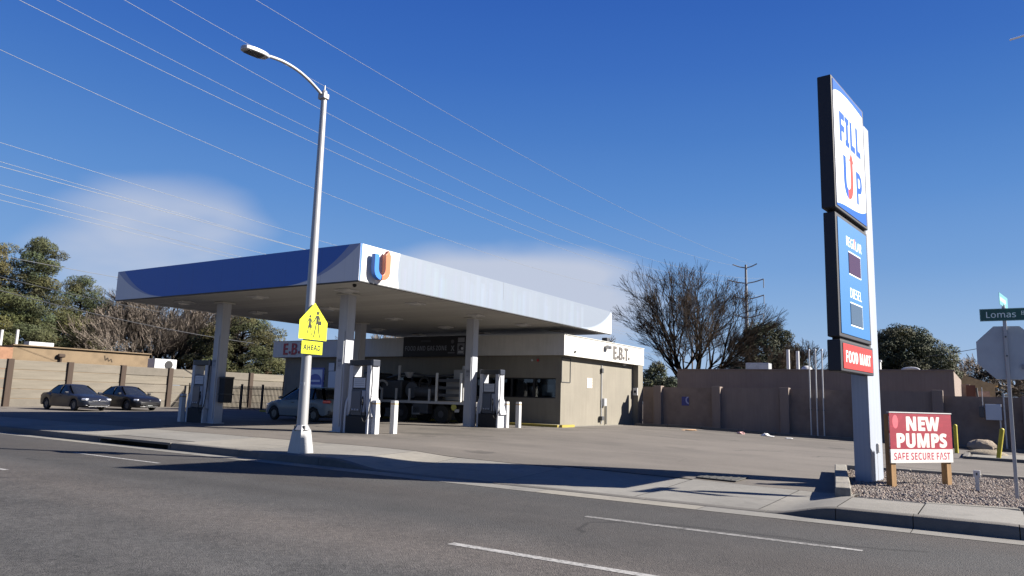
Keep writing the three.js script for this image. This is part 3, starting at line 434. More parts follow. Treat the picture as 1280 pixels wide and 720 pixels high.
// ---------------------------------------------------------------- price pylon
{
  const g = thing('price_pylon', 'tall roadside pylon with sign boxes hung on one pale square pole', 'pylon sign', [-2.32, 0.08, -17.82], -0.115);
  const up = (h) => h - 0.08; const box3 = (n, y0, y1, z0, z1, x0, x1, m, r = 0.02) => part(n, rbox(x1 - x0, y1 - y0, z0 - z1, r), m, g, [(x0 + x1) / 2 + 0.2, up((y0 + y1) / 2), (z0 + z1) / 2]);
  part('pole', rbox(0.34, 8.12, 1.0, 0.015), M(0.34, 0.38, 0.46, 0.5, { map: rep(STREAK, 1.2, 0.4) }), g, [0.03, 4.06, -0.17]);
  part('conduit_box', rbox(0.1, 0.2, 0.14, 0.02), mGalv, g, [0.2, 0.75, -0.2]); part('conduit', cyl(0.018, 0.018, 0.7, 8), mGalv, g, [0.19, 0.33, -0.2]);
  const mNavy = M(0.008, 0.009, 0.016, 0.6);
  const Z0 = 2.75, Z1 = 0.345;                                // cabinets hang on the street side of the pole
  box3('upper_cabinet', 5.55, 8.3, Z0, Z1, -0.13, 0.14, mNavy); box3('price_cabinet', 3.02, 5.48, Z0 - 0.06, Z1, -0.12, 0.11, mNavy); box3('lower_cabinet', 2.36, 2.96, Z0 - 0.02, Z1, -0.12, 0.13, mNavy);
  box3('spine', 2.9, 5.6, Z0 - 0.25, 0.2, -0.09, 0.06, mBlack);
  const face = (n, y0, y1, z0, z1, x, tex, r = 0.35) => part(n, new THREE.BoxGeometry(z0 - z1, y1 - y0, 0.012), M(1, 1, 1, r, { map: tex }), g, [x + 0.2, up((y0 + y1) / 2), (z0 + z1) / 2], [0, Math.PI / 2, 0]);
  const t1 = canvasTex(512, 600, (c, w, h) => {
    c.fillStyle = '#1b55ac'; c.fillRect(0, 0, w, h); c.fillStyle = '#dcdee2'; c.beginPath(); c.moveTo(0, 60); c.bezierCurveTo(80, 10, 330, 20, 512, 34); c.lineTo(w, h - 70); c.bezierCurveTo(380, h - 20, 160, h - 40, 0, h - 10); c.closePath(); c.fill();
    c.fillStyle = '#1d4fae'; c.font = 'bold 190px sans-serif'; c.textAlign = 'center'; c.fillText('FILL', 262, 268, 430); c.strokeStyle = '#1d4fae'; c.lineWidth = 9; c.strokeText('FILL', 262, 268, 430);
    c.font = 'bold 230px sans-serif'; c.fillText('P', 392, 520, 170);
    c.lineWidth = 46; c.lineCap = 'butt'; c.strokeStyle = '#1d4fae'; c.beginPath(); c.moveTo(150, 330); c.lineTo(150, 440); c.bezierCurveTo(150, 490, 180, 505, 205, 505); c.stroke();
    c.strokeStyle = '#d8432a'; c.beginPath(); c.moveTo(200, 505); c.bezierCurveTo(250, 505, 268, 470, 268, 430); c.lineTo(268, 330); c.stroke(); c.fillStyle = '#d8432a'; c.beginPath(); c.moveTo(228, 335); c.lineTo(268, 285); c.lineTo(308, 335); c.fill();
  });
  face('fill_up_face', 5.61, 8.24, Z0 - 0.07, Z1 + 0.15, 0.147, t1);
  const t2 = canvasTex(512, 560, (c, w, h) => {
    c.fillStyle = '#075f9a'; c.fillRect(0, 0, w, h); c.fillStyle = '#eef2f6'; c.font = '68px sans-serif'; c.textAlign = 'center'; c.fillText('REG', 190, 118, 140); c.fillText('LAR', 352, 118, 130);
    c.strokeStyle = '#eef2f6'; c.lineWidth = 15; c.beginPath(); c.moveTo(265, 66); c.lineTo(265, 98); c.quadraticCurveTo(266, 112, 274, 112); c.stroke(); c.strokeStyle = '#d8432a'; c.beginPath(); c.moveTo(272, 112); c.quadraticCurveTo(285, 110, 285, 95); c.lineTo(285, 62); c.stroke();
    c.fillStyle = '#eef2f6'; c.fillText('DIESEL', 270, 372, 270); c.fillStyle = '#dfe6ee'; c.fillRect(166, 140, 216, 118); c.fillRect(166, 394, 216, 118);
    c.fillStyle = '#5a3550'; c.fillRect(172, 146, 204, 106); c.fillStyle = '#4f5f73'; c.fillRect(172, 400, 204, 106);
  });
  face('price_face', 3.1, 5.4, Z0 - 0.16, Z1 + 0.14, 0.117, t2, 0.55);
  part('price_window', new THREE.BoxGeometry(0.86, 0.42, 0.02), new THREE.MeshPhysicalMaterial({ color: lin(0.06, 0.02, 0.035), roughness: 0.12 }), g, [0.323, up(4.58), 1.5], [0, Math.PI / 2, 0]); part('price_window', new THREE.BoxGeometry(0.86, 0.42, 0.02), new THREE.MeshPhysicalMaterial({ color: lin(0.06, 0.085, 0.12), roughness: 0.12 }), g, [0.323, up(3.54), 1.5], [0, Math.PI / 2, 0]);
  const t3 = canvasTex(512, 128, (c, w, h) => { c.fillStyle = '#b5301f'; c.fillRect(0, 0, w, h); c.fillStyle = '#f0ece8'; c.font = 'bold 84px sans-serif'; c.textAlign = 'center'; c.fillText('FOOD MART', 256, 95, 440); });
  face('food_mart_face', 2.42, 2.9, Z0 - 0.14, Z1 + 0.12, 0.137, t3);
}

// ---------------------------------------------------------------- NEW PUMPS board
{
  const a = new THREE.Vector3(-1.69, 0.12, -16.9), b = new THREE.Vector3(-0.76, 0.12, -18.3), d = b.clone().sub(a), L = d.length();
  const g = thing('pump_board', 'red and white board reading NEW PUMPS on two wooden posts in the gravel', 'sign board', [a.x, 0.1, a.z], Math.atan2(-d.z, d.x));
  part('post', box(0.13, 1.5, 0.13), mWood, g, [0.02, 0.72, -0.075]); part('post', box(0.13, 1.5, 0.13), mWood, g, [L - 0.02, 0.72, -0.075]);
  const t = canvasTex(768, 512, (c, w, h) => {
    c.fillStyle = '#d0cdc8'; c.fillRect(0, 0, w, h); c.fillStyle = '#8c1f32'; c.fillRect(0, 0, w, 372);
    const r = rng(5); for (let i = 0; i < 60; i++) { c.fillStyle = `rgba(${200 + r() * 40},${70 + r() * 40},${90},${0.05 + r() * 0.08})`; c.fillRect(r() * w, r() * 372, 20 + r() * 90, 4 + r() * 40); }
    c.fillStyle = 'rgba(226,120,128,0.7)'; c.beginPath(); c.ellipse(70, 90, 34, 70, 0, 0, 7); c.fill();
    c.fillStyle = '#d8d5cc'; c.strokeStyle = '#d8d5cc'; c.lineWidth = 12; c.lineJoin = 'round'; c.textAlign = 'center'; c.font = 'bold 190px sans-serif'; c.fillText('NEW', 400, 176, 420); c.strokeText('NEW', 400, 176, 420); c.fillText('PUMPS', 384, 350, 690); c.strokeText('PUMPS', 384, 350, 690);
    c.fillStyle = '#a3344a'; c.font = 'bold 104px sans-serif'; c.fillText('SAFE SECURE FAST', 384, 482, 700); c.fillStyle = 'rgba(236,234,230,0.7)'; c.fillRect(610, 455, 60, 10); c.fillRect(90, 470, 90, 6);
    c.fillStyle = 'rgba(120,100,90,0.10)'; for (let i = 0; i < 200; i++) c.fillRect(r() * w, r() * h, 2 + r() * 5, 2 + r() * 10);
  });
  part('panel', new THREE.BoxGeometry(L + 0.16, 1.0, 0.025), M(1, 1, 1, 0.45, { map: t }), g, [L / 2, 1.0, 0.008]); part('panel_edge', box(L + 0.18, 0.02, 0.06), mWhite, g, [L / 2, 1.513, 0]);
}
// ---------------------------------------------------------------- walls and fences
{
  // left boundary: posts with stacked concrete planks between them
  const wl = thing('plank_wall', 'sunlit beige wall of stacked concrete planks between dark posts, left side of lot', 'wall', [-50, 0, 0]);
  const zs = []; for (let k = -3; k < 8; k++) zs.push(-21.04 - k * 3.5);
  const mats = [mTan, mTan2, mTan3], r = rng(12), geos = [0, 1, 2].map((i) => rbox(0.16 + i * 0.02, 0.56, 3.16, 0.015, 1));
  zs.forEach((z, i) => {
    const top = 3.12 - 0.012 * i; part('post', rbox(0.32, top + 0.3, 0.34, 0.02, 1), mPostBrown, wl, [0.06, (top + 0.3) / 2 - 0.2, z]);
    if (i < zs.length - 1) for (let k = 0; k < 5; k++) { const m = part('plank', geos[Math.floor(r() * 3)], mats[Math.floor(r() * 3)], wl, [(r() - 0.5) * 0.03, 0.24 + 0.29 + k * 0.588 - 0.012 * i, z - 1.75]); m.rotation.x = (r() - 0.5) * 0.004; }
  });
  part('footing', box(0.3, 0.5, 38), mConc2, wl, [0, 0.0, -28.3]);
}
{
  // iron picket fence between store and wall
  const f = thing('iron_fence', 'black iron picket fence between the store corner and the beige wall', 'fence', [0, 0.3, -33]);
  const mI = M(0.02, 0.018, 0.017, 0.6); const xs = [-49.6, -46.4, -43.6, -41.4, -39.1];
  for (const x of xs) part('post', box(0.11, 1.85, 0.11), mI, f, [x, 0.9, 0]);
  for (let i = 0; i < xs.length - 1; i++) {
    const w = xs[i + 1] - xs[i] - 0.12, cx = (xs[i] + xs[i + 1]) / 2, g = []; for (let k = 0; k < w / 0.14; k++) g.push(tr(box(0.032, 1.6, 0.032), -w / 2 + 0.06 + k * 0.14, 0.9, 0));
    part('pickets', merge(g), mI, f, [cx, 0, 0]); for (const y of [0.2, 1.5]) part('rail', box(w, 0.05, 0.045), mI, f, [cx, y, 0]);
  }
}
const mWallR = M(0.225, 0.172, 0.142, 0.95, { map: rep(TONE_ROUGH, 0.4, 0.4), bumpMap: rep(NOISE, 3, 3), bumpScale: 0.008 }), mWallR2 = M(0.24, 0.19, 0.165, 0.95, { map: rep(STREAK, 0.5, 0.4), bumpMap: rep(NOISE, 3, 3), bumpScale: 0.008 });
{
  const w = thing('block_wall', 'low brown stucco wall with pilasters along the back of the lot', 'wall', [0, 0, -41]);
  const xs = [-16.2, -12.75, -9.1, -5.5, -2.05, 1.5, 5.0, 8.5];
  const panel = (x0, x1, h, m) => part('wall_bay', box(x1 - x0, h + 0.4, 0.22), m, w, [(x0 + x1) / 2, h / 2 - 0.2, -0.12]);
  xs.forEach((x, i) => { const h = i > 4 ? 2.44 : 2.64; part('pilaster', rbox(0.46, h + 0.42, 0.5, 0.015, 1), mWallR2, w, [x, h / 2 - 0.18, 0]); if (i) panel(xs[i - 1] + 0.23, x - 0.23, i > 4 ? 2.4 : 2.6, i % 2 ? mWallR : mWallR2); });
  panel(-17.19, -16.43, 2.6, mWallR);
  part('wall_sign', box(0.42, 0.5, 0.02), M(0.3, 0.32, 0.5, 0.5, { map: canvasTex(64, 64, (g) => { g.fillStyle = '#2b3f9a'; g.fillRect(0, 0, 64, 64); g.fillStyle = '#e9ecf6'; g.beginPath(); g.arc(30, 14, 6, 0, 7); g.fill(); g.lineWidth = 5; g.strokeStyle = '#e9ecf6'; g.beginPath(); g.moveTo(30, 22); g.lineTo(32, 38); g.lineTo(46, 38); g.lineTo(52, 52); g.moveTo(27, 30); g.arc(30, 44, 13, -2, 1.2, true); g.stroke(); }) }), w, [-14.6, 1.82, 0.005]);
  // kerb in front of the wall
  const k = structGroup('lot_kerb'); for (let i = 0; i < 12; i++) { const x = -17.1 + i * 1.95, y = lotH(x + 1, -39.8); part('kerb_stone', rbox(1.92, 0.3, 0.16, 0.02, 1), mKerb, k, [x + 0.97, y - 0.02, -39.75], [0, 0, Math.atan2(lotH(x + 1.95, -39.8) - lotH(x, -39.8), 1.95)]); }
  // vent pipes against the wall
  [-7.78, -7.47, -7.15].forEach((x, i) => { const t = thing('vent_pipe', ['leftmost', 'middle', 'rightmost'][i] + ' of three thin grey vent pipes rising in front of the brown wall', 'pipe', [x, 0.05, -40.68], 0, 'vent pipes at the wall'); part('pipe', cyl(0.035, 0.035, 4.6, 8), mGalv, t, [0, 2.3, 0]); part('cap', cyl(0.06, 0.05, 0.09, 8), mGalv, t, [0, 4.6, 0]); part('bracket', box(0.12, 0.05, 0.16), mCharcoal, t, [0, 1.5, -0.06]); });
}
{
  // brown flat building behind the wall, with roof equipment
  const b = thing('flat_building', 'plain brown flat roofed building just behind the low wall', 'building', [0, 0, 0]);
  part('wall', box(14.4, 3.85, 12), mWallR2, b, [-8.6, 1.75, -49]); part('coping', box(14.5, 0.08, 0.3), mWallR, b, [-8.6, 3.715, -43.1]);
  const rear = thing('rear_building', 'pinkish tan building end with brown and buff walls past the brown building', 'building', [0, 0, 0]);
  const mPink = M(0.42, 0.31, 0.24, 0.95, { map: TONE_ROUGH }), mBuff = M(0.5, 0.36, 0.18, 0.95, { map: TONE_ROUGH });
  part('wall', box(1.6, 3.6, 4), mPink, rear, [-1.75, 1.6, -56.5]); part('door_panel', box(0.5, 1.7, 0.08), M(0.12, 0.05, 0.035, 0.8), rear, [-0.9, 2.5, -54.45]); part('wall', box(2.0, 3.3, 3), mPink, rear, [-0.9, 1.4, -58.6]); part('downpipe', tube([[-0.6, 3.2, -54.3], [-0.6, 2.3, -54.3], [-0.85, 2.0, -54.3], [-0.85, 1, -54.3]], 0.06), mCharcoal, rear);
  part('buff_wall', box(2.0, 3.9, 3), mBuff, rear, [-0.55, 1.7, -66]); part('gable', new THREE.ExtrudeGeometry(new THREE.Shape([new THREE.Vector2(-1.3, 0), new THREE.Vector2(1.2, 0), new THREE.Vector2(-0.9, 0.75)]), { depth: 3, bevelEnabled: false }), mBuff, rear, [-0.55, 3.65, -67.5]);
  const ac = thing('roof_unit', 'boxy grey cooling unit on the brown building roof, left of the white flues', 'roof unit', [-11.95, 3.6, -46.9]); part('body', rbox(1.35, 0.62, 1.0, 0.03), mGalv, ac, [0, 0.4, 0]); part('skid', box(1.2, 0.1, 0.8), mCharcoal, ac, [0, 0.06, 0]); part('grille', box(0.5, 0.4, 0.03), mWhite, ac, [0.42, 0.38, 0.51]);
  [[-10.2, 1.55, 'left'], [-9.64, 1.45, 'right']].forEach(([x, h, s]) => { const t = thing('roof_flue', s + ' of two thick white flue pipes on the brown building roof', 'pipe', [x, 3.6, -47], 0, 'roof flues'); part('pipe', cyl(0.1, 0.1, h, 12), mWhite, t, [0, h / 2, 0]); part('flashing', cyl(0.2, 0.12, 0.12, 12), mGalv, t, [0, 0.06, 0]); });
  const dome = thing('roof_dome', 'low white domed vent on the brown building roof, right of the flues', 'roof vent', [-9.05, 3.6, -46.5]); part('dome', new THREE.SphereGeometry(0.36, 16, 8, 0, 6.3, 0, 1.57), mWhite, dome, [0, 0.18, 0]); part('neck', cyl(0.3, 0.3, 0.2, 14), mGalv, dome, [0, 0.1, 0]);
  const bx = thing('roof_box', 'small pale vent box on the brown roof beside the pylon pole', 'roof vent', [-5.25, 3.6, -46.5]); part('body', rbox(0.42, 0.75, 0.42, 0.03), mWhite, bx, [0, 0.38, 0]); part('hood', rbox(0.5, 0.12, 0.5, 0.02), mGalv, bx, [0, 0.8, 0]);
  const hoop = thing('roof_hoop', 'bent white duct arch on the brown roof in front of the right evergreen', 'duct', [-3.6, 3.62, -46.5]); part('duct', tube([[-0.5, 0, 0], [-0.35, 0.3, 0], [0, 0.38, 0], [0.4, 0.32, 0], [0.62, 0, 0]], 0.07, 20, 8), mWhite, hoop); part('foot', box(0.25, 0.06, 0.25), mGalv, hoop, [-0.5, 0.02, 0]); part('foot', box(0.25, 0.06, 0.25), mGalv, hoop, [0.62, 0.02, 0]);
}
{
  // buff building behind the left wall
  const b = thing('buff_building', 'long low buff building with flat parapet behind the beige plank wall', 'building', [0, 0, 0]);
  const mB = M(0.19, 0.138, 0.085, 0.95, { map: rep(TONE_ROUGH, 0.3, 0.3), bumpMap: rep(NOISE, 2, 2), bumpScale: 0.006 });
  part('wall', box(8, 4.5, 10.2), mB, b, [-62, 2.15, -29.55]); part('parapet_cap', box(0.3, 0.08, 10.3), mB, b, [-57.95, 4.43, -29.55]);
  part('shaded_wing', box(8, 4.3, 5), M(0.28, 0.15, 0.09, 0.95, { map: TONE_ROUGH }), b, [-61.5, 2.05, -21.8]);
  part('roof_vent', cyl(0.1, 0.1, 1.1, 8), mWhite, b, [-58.6, 4.9, -23.9]); part('roof_vent', cyl(0.1, 0.1, 1.2, 8), mWhite, b, [-58.6, 4.95, -24.9]); part('roof_vent', cyl(0.1, 0.1, 0.9, 8), mWhite, b, [-58.6, 4.8, -23.4]);
  part('roof_hatch', box(0.8, 0.35, 1.7), mGalv, b, [-59, 4.6, -26.6]);
  part('wall_vent', cyl(0.09, 0.09, 0.7, 8), mPostBrown, b, [-57.85, 3.5, -27.7]); part('wall_vent_hood', rbox(0.3, 0.28, 0.5, 0.1, 3), mPostBrown, b, [-57.8, 3.85, -27.7]);
  part('graffiti', tube([[0, 0, 0], [0.01, 0.25, 0.1], [0, 0.05, 0.25], [0.01, 0.35, 0.38], [0, 0.1, 0.5], [0.01, 0.5, 0.62]], 0.018, 24, 5), mBlack, b, [-57.96, 3.6, -31.6]);
  const c = thing('cooler_unit', 'white rooftop cooler box with dark round fan behind the beige wall', 'cooler', [-56, 2.75, -34.6]); part('body', rbox(1.0, 1.1, 1.9, 0.04), mWhite, c, [0, 0.7, 0]); part('fan', cyl(0.34, 0.34, 0.08, 18), mBlack, c, [0.5, 0.8, -0.25], [0, 0, Math.PI / 2]); part('stand', box(0.9, 3.1, 1.6), mPostBrown, c, [0, -1.41, 0]);
  const sh = thing('far_shed', 'small dark brown roof seen above the beige wall beside the store', 'shed', [-60, 0, -47.3]); part('walls', box(2, 2.9, 1.8), mTan2, sh, [0, 1.3, 0]); part('roof', new THREE.ExtrudeGeometry(new THREE.Shape([new THREE.Vector2(-1.2, 0), new THREE.Vector2(1.2, 0), new THREE.Vector2(0.2, 1.1), new THREE.Vector2(-0.6, 1.1)]), { depth: 2.2, bevelEnabled: false }), M(0.11, 0.045, 0.03, 0.9), sh, [0, 2.75, -1.1]);
}

// ---------------------------------------------------------------- gravel island at the corner
{
  const isl = structGroup('planting_island'); const P = [[-2.12, -14.02], [-0.95, -14.0], [0.28, -14.35], [1.6, -15.0], [3.0, -19.5], [2.6, -21.1], [-2.0, -21.3], [-3.15, -20.2]];
  const sh = new THREE.Shape(P.map(([x, z]) => new THREE.Vector2(x, -z))); const sg = new THREE.ShapeGeometry(sh); sg.rotateX(-Math.PI / 2);
  part('soil', sg, M(0.2, 0.17, 0.145, 0.98, { map: TONE_ROUGH }), isl, [0, 0.11, 0]);
  const ks = (x0, z0, x1, z1, h, w, y) => { const L = Math.hypot(x1 - x0, z1 - z0); part('kerb_stone', rbox(L - 0.015, h, w, 0.025, 2), mConc3, isl, [(x0 + x1) / 2, y, (z0 + z1) / 2], [0, Math.atan2(-(z1 - z0), x1 - x0), 0]); };
  ks(-2.2, -14.05, -2.45, -15.6, 0.5, 0.26, 0.06); ks(-2.45, -15.6, -2.78, -17.6, 0.5, 0.26, 0.045); ks(-2.78, -17.6, -3.2, -20.2, 0.5, 0.26, 0.03);
  for (let i = 0; i < 4; i++) ks(-3.2 + i * 1.48, -21.2 + 0.02 * i, -1.72 + i * 1.48, -21.18 + 0.02 * i, 0.42, 0.16, 0.0);
  ks(2.72, -21.1, 3.1, -19.4, 0.42, 0.16, -0.03); ks(3.1, -19.4, 1.75, -15.0, 0.42, 0.16, 0.0);
  ks(-0.98, -13.97, 0.32, -14.3, 0.42, 0.14, -0.02); ks(0.34, -14.33, 1.65, -14.95, 0.44, 0.3, -0.01);
  const r = rng(99), inside = (x, z) => { let c = false; for (let i = 0, j = P.length - 1; i < P.length; j = i++) { const [xi, zi] = P[i], [xj, zj] = P[j]; if ((zi > z) !== (zj > z) && x < (xj - xi) * (z - zi) / (zj - zi) + xi) c = !c; } return c; };
  const sg2 = new THREE.IcosahedronGeometry(1, 0), pp = sg2.attributes.position; for (let i = 0; i < pp.count; i++) { const k = 0.8 + 0.4 * h2(Math.round(pp.getX(i) * 100), Math.round(pp.getY(i) * 100 + pp.getZ(i) * 31), 7); pp.setXYZ(i, pp.getX(i) * k * 1.15, pp.getY(i) * k * 0.75, pp.getZ(i) * k); } sg2.computeVertexNormals();
  const N = 24000, im = new THREE.InstancedMesh(sg2, M(1, 1, 1, 0.95), N), m4 = new THREE.Matrix4(), q = new THREE.Quaternion(), e = new THREE.Euler(), col = new THREE.Color(); let n = 0;
  while (n < N) { const x = lerp(-3.2, 3.1, r()), z = lerp(-21.3, -14, r()); if (!inside(x, z)) continue; const s = 0.016 + 0.024 * r() * r(); e.set(r() * 6, r() * 6, r() * 6); q.setFromEuler(e); m4.compose(new THREE.Vector3(x, 0.115 + r() * 0.02, z), q, new THREE.Vector3(s, s, s)); im.setMatrixAt(n, m4); const k = 0.13 + 0.16 * r(), t = r(); col.setRGB(k * lerp(1.05, 1.2, t), k * lerp(0.95, 0.93, t), k * lerp(0.86, 0.76, t)); im.setColorAt(n, col); n++; }
  im.name = 'gravel'; im.castShadow = im.receiveShadow = true; im.userData = { kind: 'stuff', label: 'tan and grey gravel covering the corner island', category: 'gravel' }; scene.add(im);
  // marker stake
  const mk = thing('utility_marker', 'short grey marker stake with white label in the gravel', 'marker', [-0.28, 0.1, -17.4]); part('stake', box(0.07, 0.36, 0.05), mGalv, mk, [0, 0.17, 0]); part('label_plate', rbox(0.12, 0.14, 0.04, 0.01), mWhite, mk, [0, 0.36, 0]); part('slot', box(0.02, 0.05, 0.01), mBlack, mk, [0, 0.36, 0.024]);
  const cv = thing('utility_cover', 'grey ribbed metal cover plate set in the driveway concrete', 'cover', [-4.9, H(-4.9, -16) + 0.004, -16.05]); cv.rotation.z = Math.atan2(H(-4.5, -16.05) - H(-5.3, -16.05), 0.8); cv.rotation.x = -Math.atan2(H(-4.9, -15.6) - H(-4.9, -16.5), 0.9); cv.position.y += 0.014; part('plate', rbox(0.85, 0.02, 0.95, 0.006, 1), M(0.075, 0.072, 0.062, 0.8, { map: TONE_ROUGH }), cv, [0, 0.006, 0]); for (let i = 0; i < 5; i++) part('rib', box(0.03, 0.008, 0.8), M(0.06, 0.058, 0.05, 0.8), cv, [-0.3 + i * 0.15, 0.019, 0]);
}
{
  // stop sign seen from behind with street name blades
  const s = thing('stop_sign', 'back of a grey eight sided sign on a leaning post at the corner', 'traffic sign', [0.33, 0.1, -16.25], 0);
  const oct = new THREE.CylinderGeometry(0.53, 0.53, 0.008, 8); oct.rotateY(Math.PI / 8); oct.rotateX(Math.PI / 2);
  part('post', rbox(0.06, 3.5, 0.04, 0.008), mSteel, s, [0, 1.75, 0]); part('plate', toCreasedNormals(oct, 0.3), M(0.42, 0.46, 0.5, 0.5, { map: TONE }), s, [0.02, 2.66, -0.03], [0, 0.12, 0]);
  part('bolt', cyl(0.015, 0.015, 0.03, 6), mCharcoal, s, [0, 2.95, 0.03], [Math.PI / 2, 0, 0]); part('bolt', cyl(0.015, 0.015, 0.03, 6), mCharcoal, s, [0, 2.6, 0.03], [Math.PI / 2, 0, 0]); part('inspection_tag', box(0.12, 0.09, 0.004), M(0.18, 0.2, 0.23, 0.6), s, [0.27, 2.4, -0.012], [0, 0.12, 0]);
  const n = thing('street_name_sign', 'green street name blade reading Lomas Blvd above the stop sign', 'street sign', [0.33, 3.46, -16.25], -0.02);
  const t = canvasTex(512, 96, (g, w, h) => { g.fillStyle = '#0d4a44'; g.fillRect(0, 0, w, h); g.strokeStyle = '#9fb8b4'; g.lineWidth = 2; g.strokeRect(4, 4, w - 8, h - 8); g.fillStyle = '#e4ecea'; g.font = '66px sans-serif'; g.fillText('Lomas', 34, 70, 190); g.font = '40px sans-serif'; g.fillText('Blvd', 250, 52); });
  part('blade', new THREE.BoxGeometry(1.3, 0.23, 0.006), M(1, 1, 1, 0.4, { map: t }), n, [0.27, 0, 0.034]); part('clamp', rbox(0.08, 0.12, 0.06, 0.01), mGalv, n, [0.02, -0.04, -0.02]);
  const t2 = canvasTex(256, 96, (g, w, h) => { g.fillStyle = '#8fb9bd'; g.fillRect(0, 0, w, h); g.fillStyle = '#e9f2f2'; g.fillRect(20, 30, 180, 34); });
  const c = thing('cross_street_sign', 'pale street name blade seen edge on above the green blade', 'street sign', [0.33, 3.7, -16.25], 1.42); part('blade', new THREE.BoxGeometry(0.95, 0.22, 0.006), M(0.5, 0.75, 0.75, 0.35, { map: t2 }), c, [0.05, 0.02, 0]); part('clamp', rbox(0.06, 0.1, 0.05, 0.01), mGalv, c, [0, -0.1, 0]);
}
{
  // bits at the back right corner of the lot
  [[-1.2, -35.0, 0, 'upright yellow post standing at the rear right of the lot'], [0.16, -31.7, -0.16, 'leaning yellow post nearest the street sign post']].forEach(([x, z, a, l]) => { const t = thing('yellow_post', l, 'bollard', [x, lotH(x, z) - 0.03, z], 0, 'yellow posts'); part('post', cyl(0.075, 0.075, 1.12, 14), mYellowPost, t, [-a * -0.56 * -1, 0.55, 0], [0, 0, a]); part('cap', new THREE.SphereGeometry(0.076, 12, 6, 0, 6.3, 0, 1.57), mYellowPost, t, [Math.sin(-a) * 1.1 + (a ? -0.09 : 0) * 0, 1.1, 0]); });
  const rk = new THREE.IcosahedronGeometry(1, 3), p = rk.attributes.position; for (let i = 0; i < p.count; i++) { const v = new THREE.Vector3().fromBufferAttribute(p, i).normalize(); const k = 1 + 0.35 * (vn(v.x * 2 + 9, v.y * 2 + v.z * 2 + 9, 64, 64, 3) - 0.5) + 0.16 * (vn(v.x * 6 + 9, v.y * 5 + v.z * 7 + 20, 64, 64, 4) - 0.5); p.setXYZ(i, v.x * k * 0.5, Math.max(-0.3, v.y * k * 0.36), v.z * k * 0.4); } rk.computeVertexNormals();
  single('boulder', rk, M(0.3, 0.24, 0.18, 0.95, { bumpMap: NOISE, bumpScale: 0.02 }), 'brown boulder lying against the back wall right of the upright yellow post', 'boulder', [-0.35, 0.16, -39.0]);
  const kb = structGroup('corner_island'); part('kerb_stone', rbox(3.6, 0.3, 0.2, 0.03), mKerb, kb, [1.0, -0.05, -31.35]); part('fill', box(3.4, 0.16, 4.6), mConc3, kb, [1.05, -0.06, -33.85]); part('kerb_stone', rbox(0.2, 0.3, 3.2, 0.03), mKerb, kb, [-0.82, -0.05, -33.1]);
  const mound = new THREE.SphereGeometry(1, 20, 10, 0, 6.3, 0, 1.57); mound.scale(0.75, 0.24, 0.55); single('dirt_mound', mound, M(0.36, 0.3, 0.22, 0.98, { map: TONE_ROUGH, bumpMap: NOISE, bumpScale: 0.03 }), 'small heap of pale dirt beside the leaning yellow post', 'dirt heap', [-0.2, -0.02, -35.3]);
  const eb = thing('utility_box', 'pale grey utility cabinet on two posts against the back wall', 'utility box', [0.18, -0.08, -40.5]); part('cabinet', rbox(0.62, 0.72, 0.25, 0.02), M(0.42, 0.46, 0.52, 0.5), eb, [-0.02, 1.78, 0]); part('post', box(0.06, 2.6, 0.06), mGalv, eb, [0.4, 1.3, 0]); part('post', box(0.06, 1.5, 0.06), mGalv, eb, [0.22, 0.75, 0]); part('side_box', rbox(0.2, 0.5, 0.2, 0.02), mCharcoal, eb, [-0.48, 1.78, 0]); part('riser', cyl(0.02, 0.02, 1.0, 6), mGalv, eb, [-0.42, 2.4, 0]);
  // litter along the kerb
  const r = rng(71); [[-9.4, -37.8, 'crumpled white paper scrap by the back kerb'], [-9.0, -37.2, 'flat white scrap beside the crumpled paper'], [-12.9, -36.9, 'orange brown cardboard scrap on the lot near the store side'], [-8.0, -36.6, 'white cup lid lying on the lot by the back wall'], [-10.6, -37.9, 'pinkish wrapper lying on the lot near the back kerb']].forEach(([x, z, l], i) => { const g = new THREE.IcosahedronGeometry(0.12 + 0.05 * r(), 1), p = g.attributes.position; for (let k = 0; k < p.count; k++) { const s = 0.7 + 0.6 * h2(Math.round(p.getX(k) * 300), Math.round(p.getZ(k) * 300 + p.getY(k) * 77), i); p.setXYZ(k, p.getX(k) * s * (i === 2 ? 3.2 : 1.3), p.getY(k) * s * (i % 2 || i === 2 ? 0.2 : 0.7), p.getZ(k) * s * 1.3); } g.computeVertexNormals(); single('litter', g, i === 2 ? M(0.5, 0.3, 0.16, 0.9) : i === 4 ? M(0.6, 0.35, 0.33, 0.8) : M(0.75, 0.74, 0.72, 0.8), l, 'litter', [x, lotH(x, z) + 0.03, z], [0, r() * 6, 0]); });
}

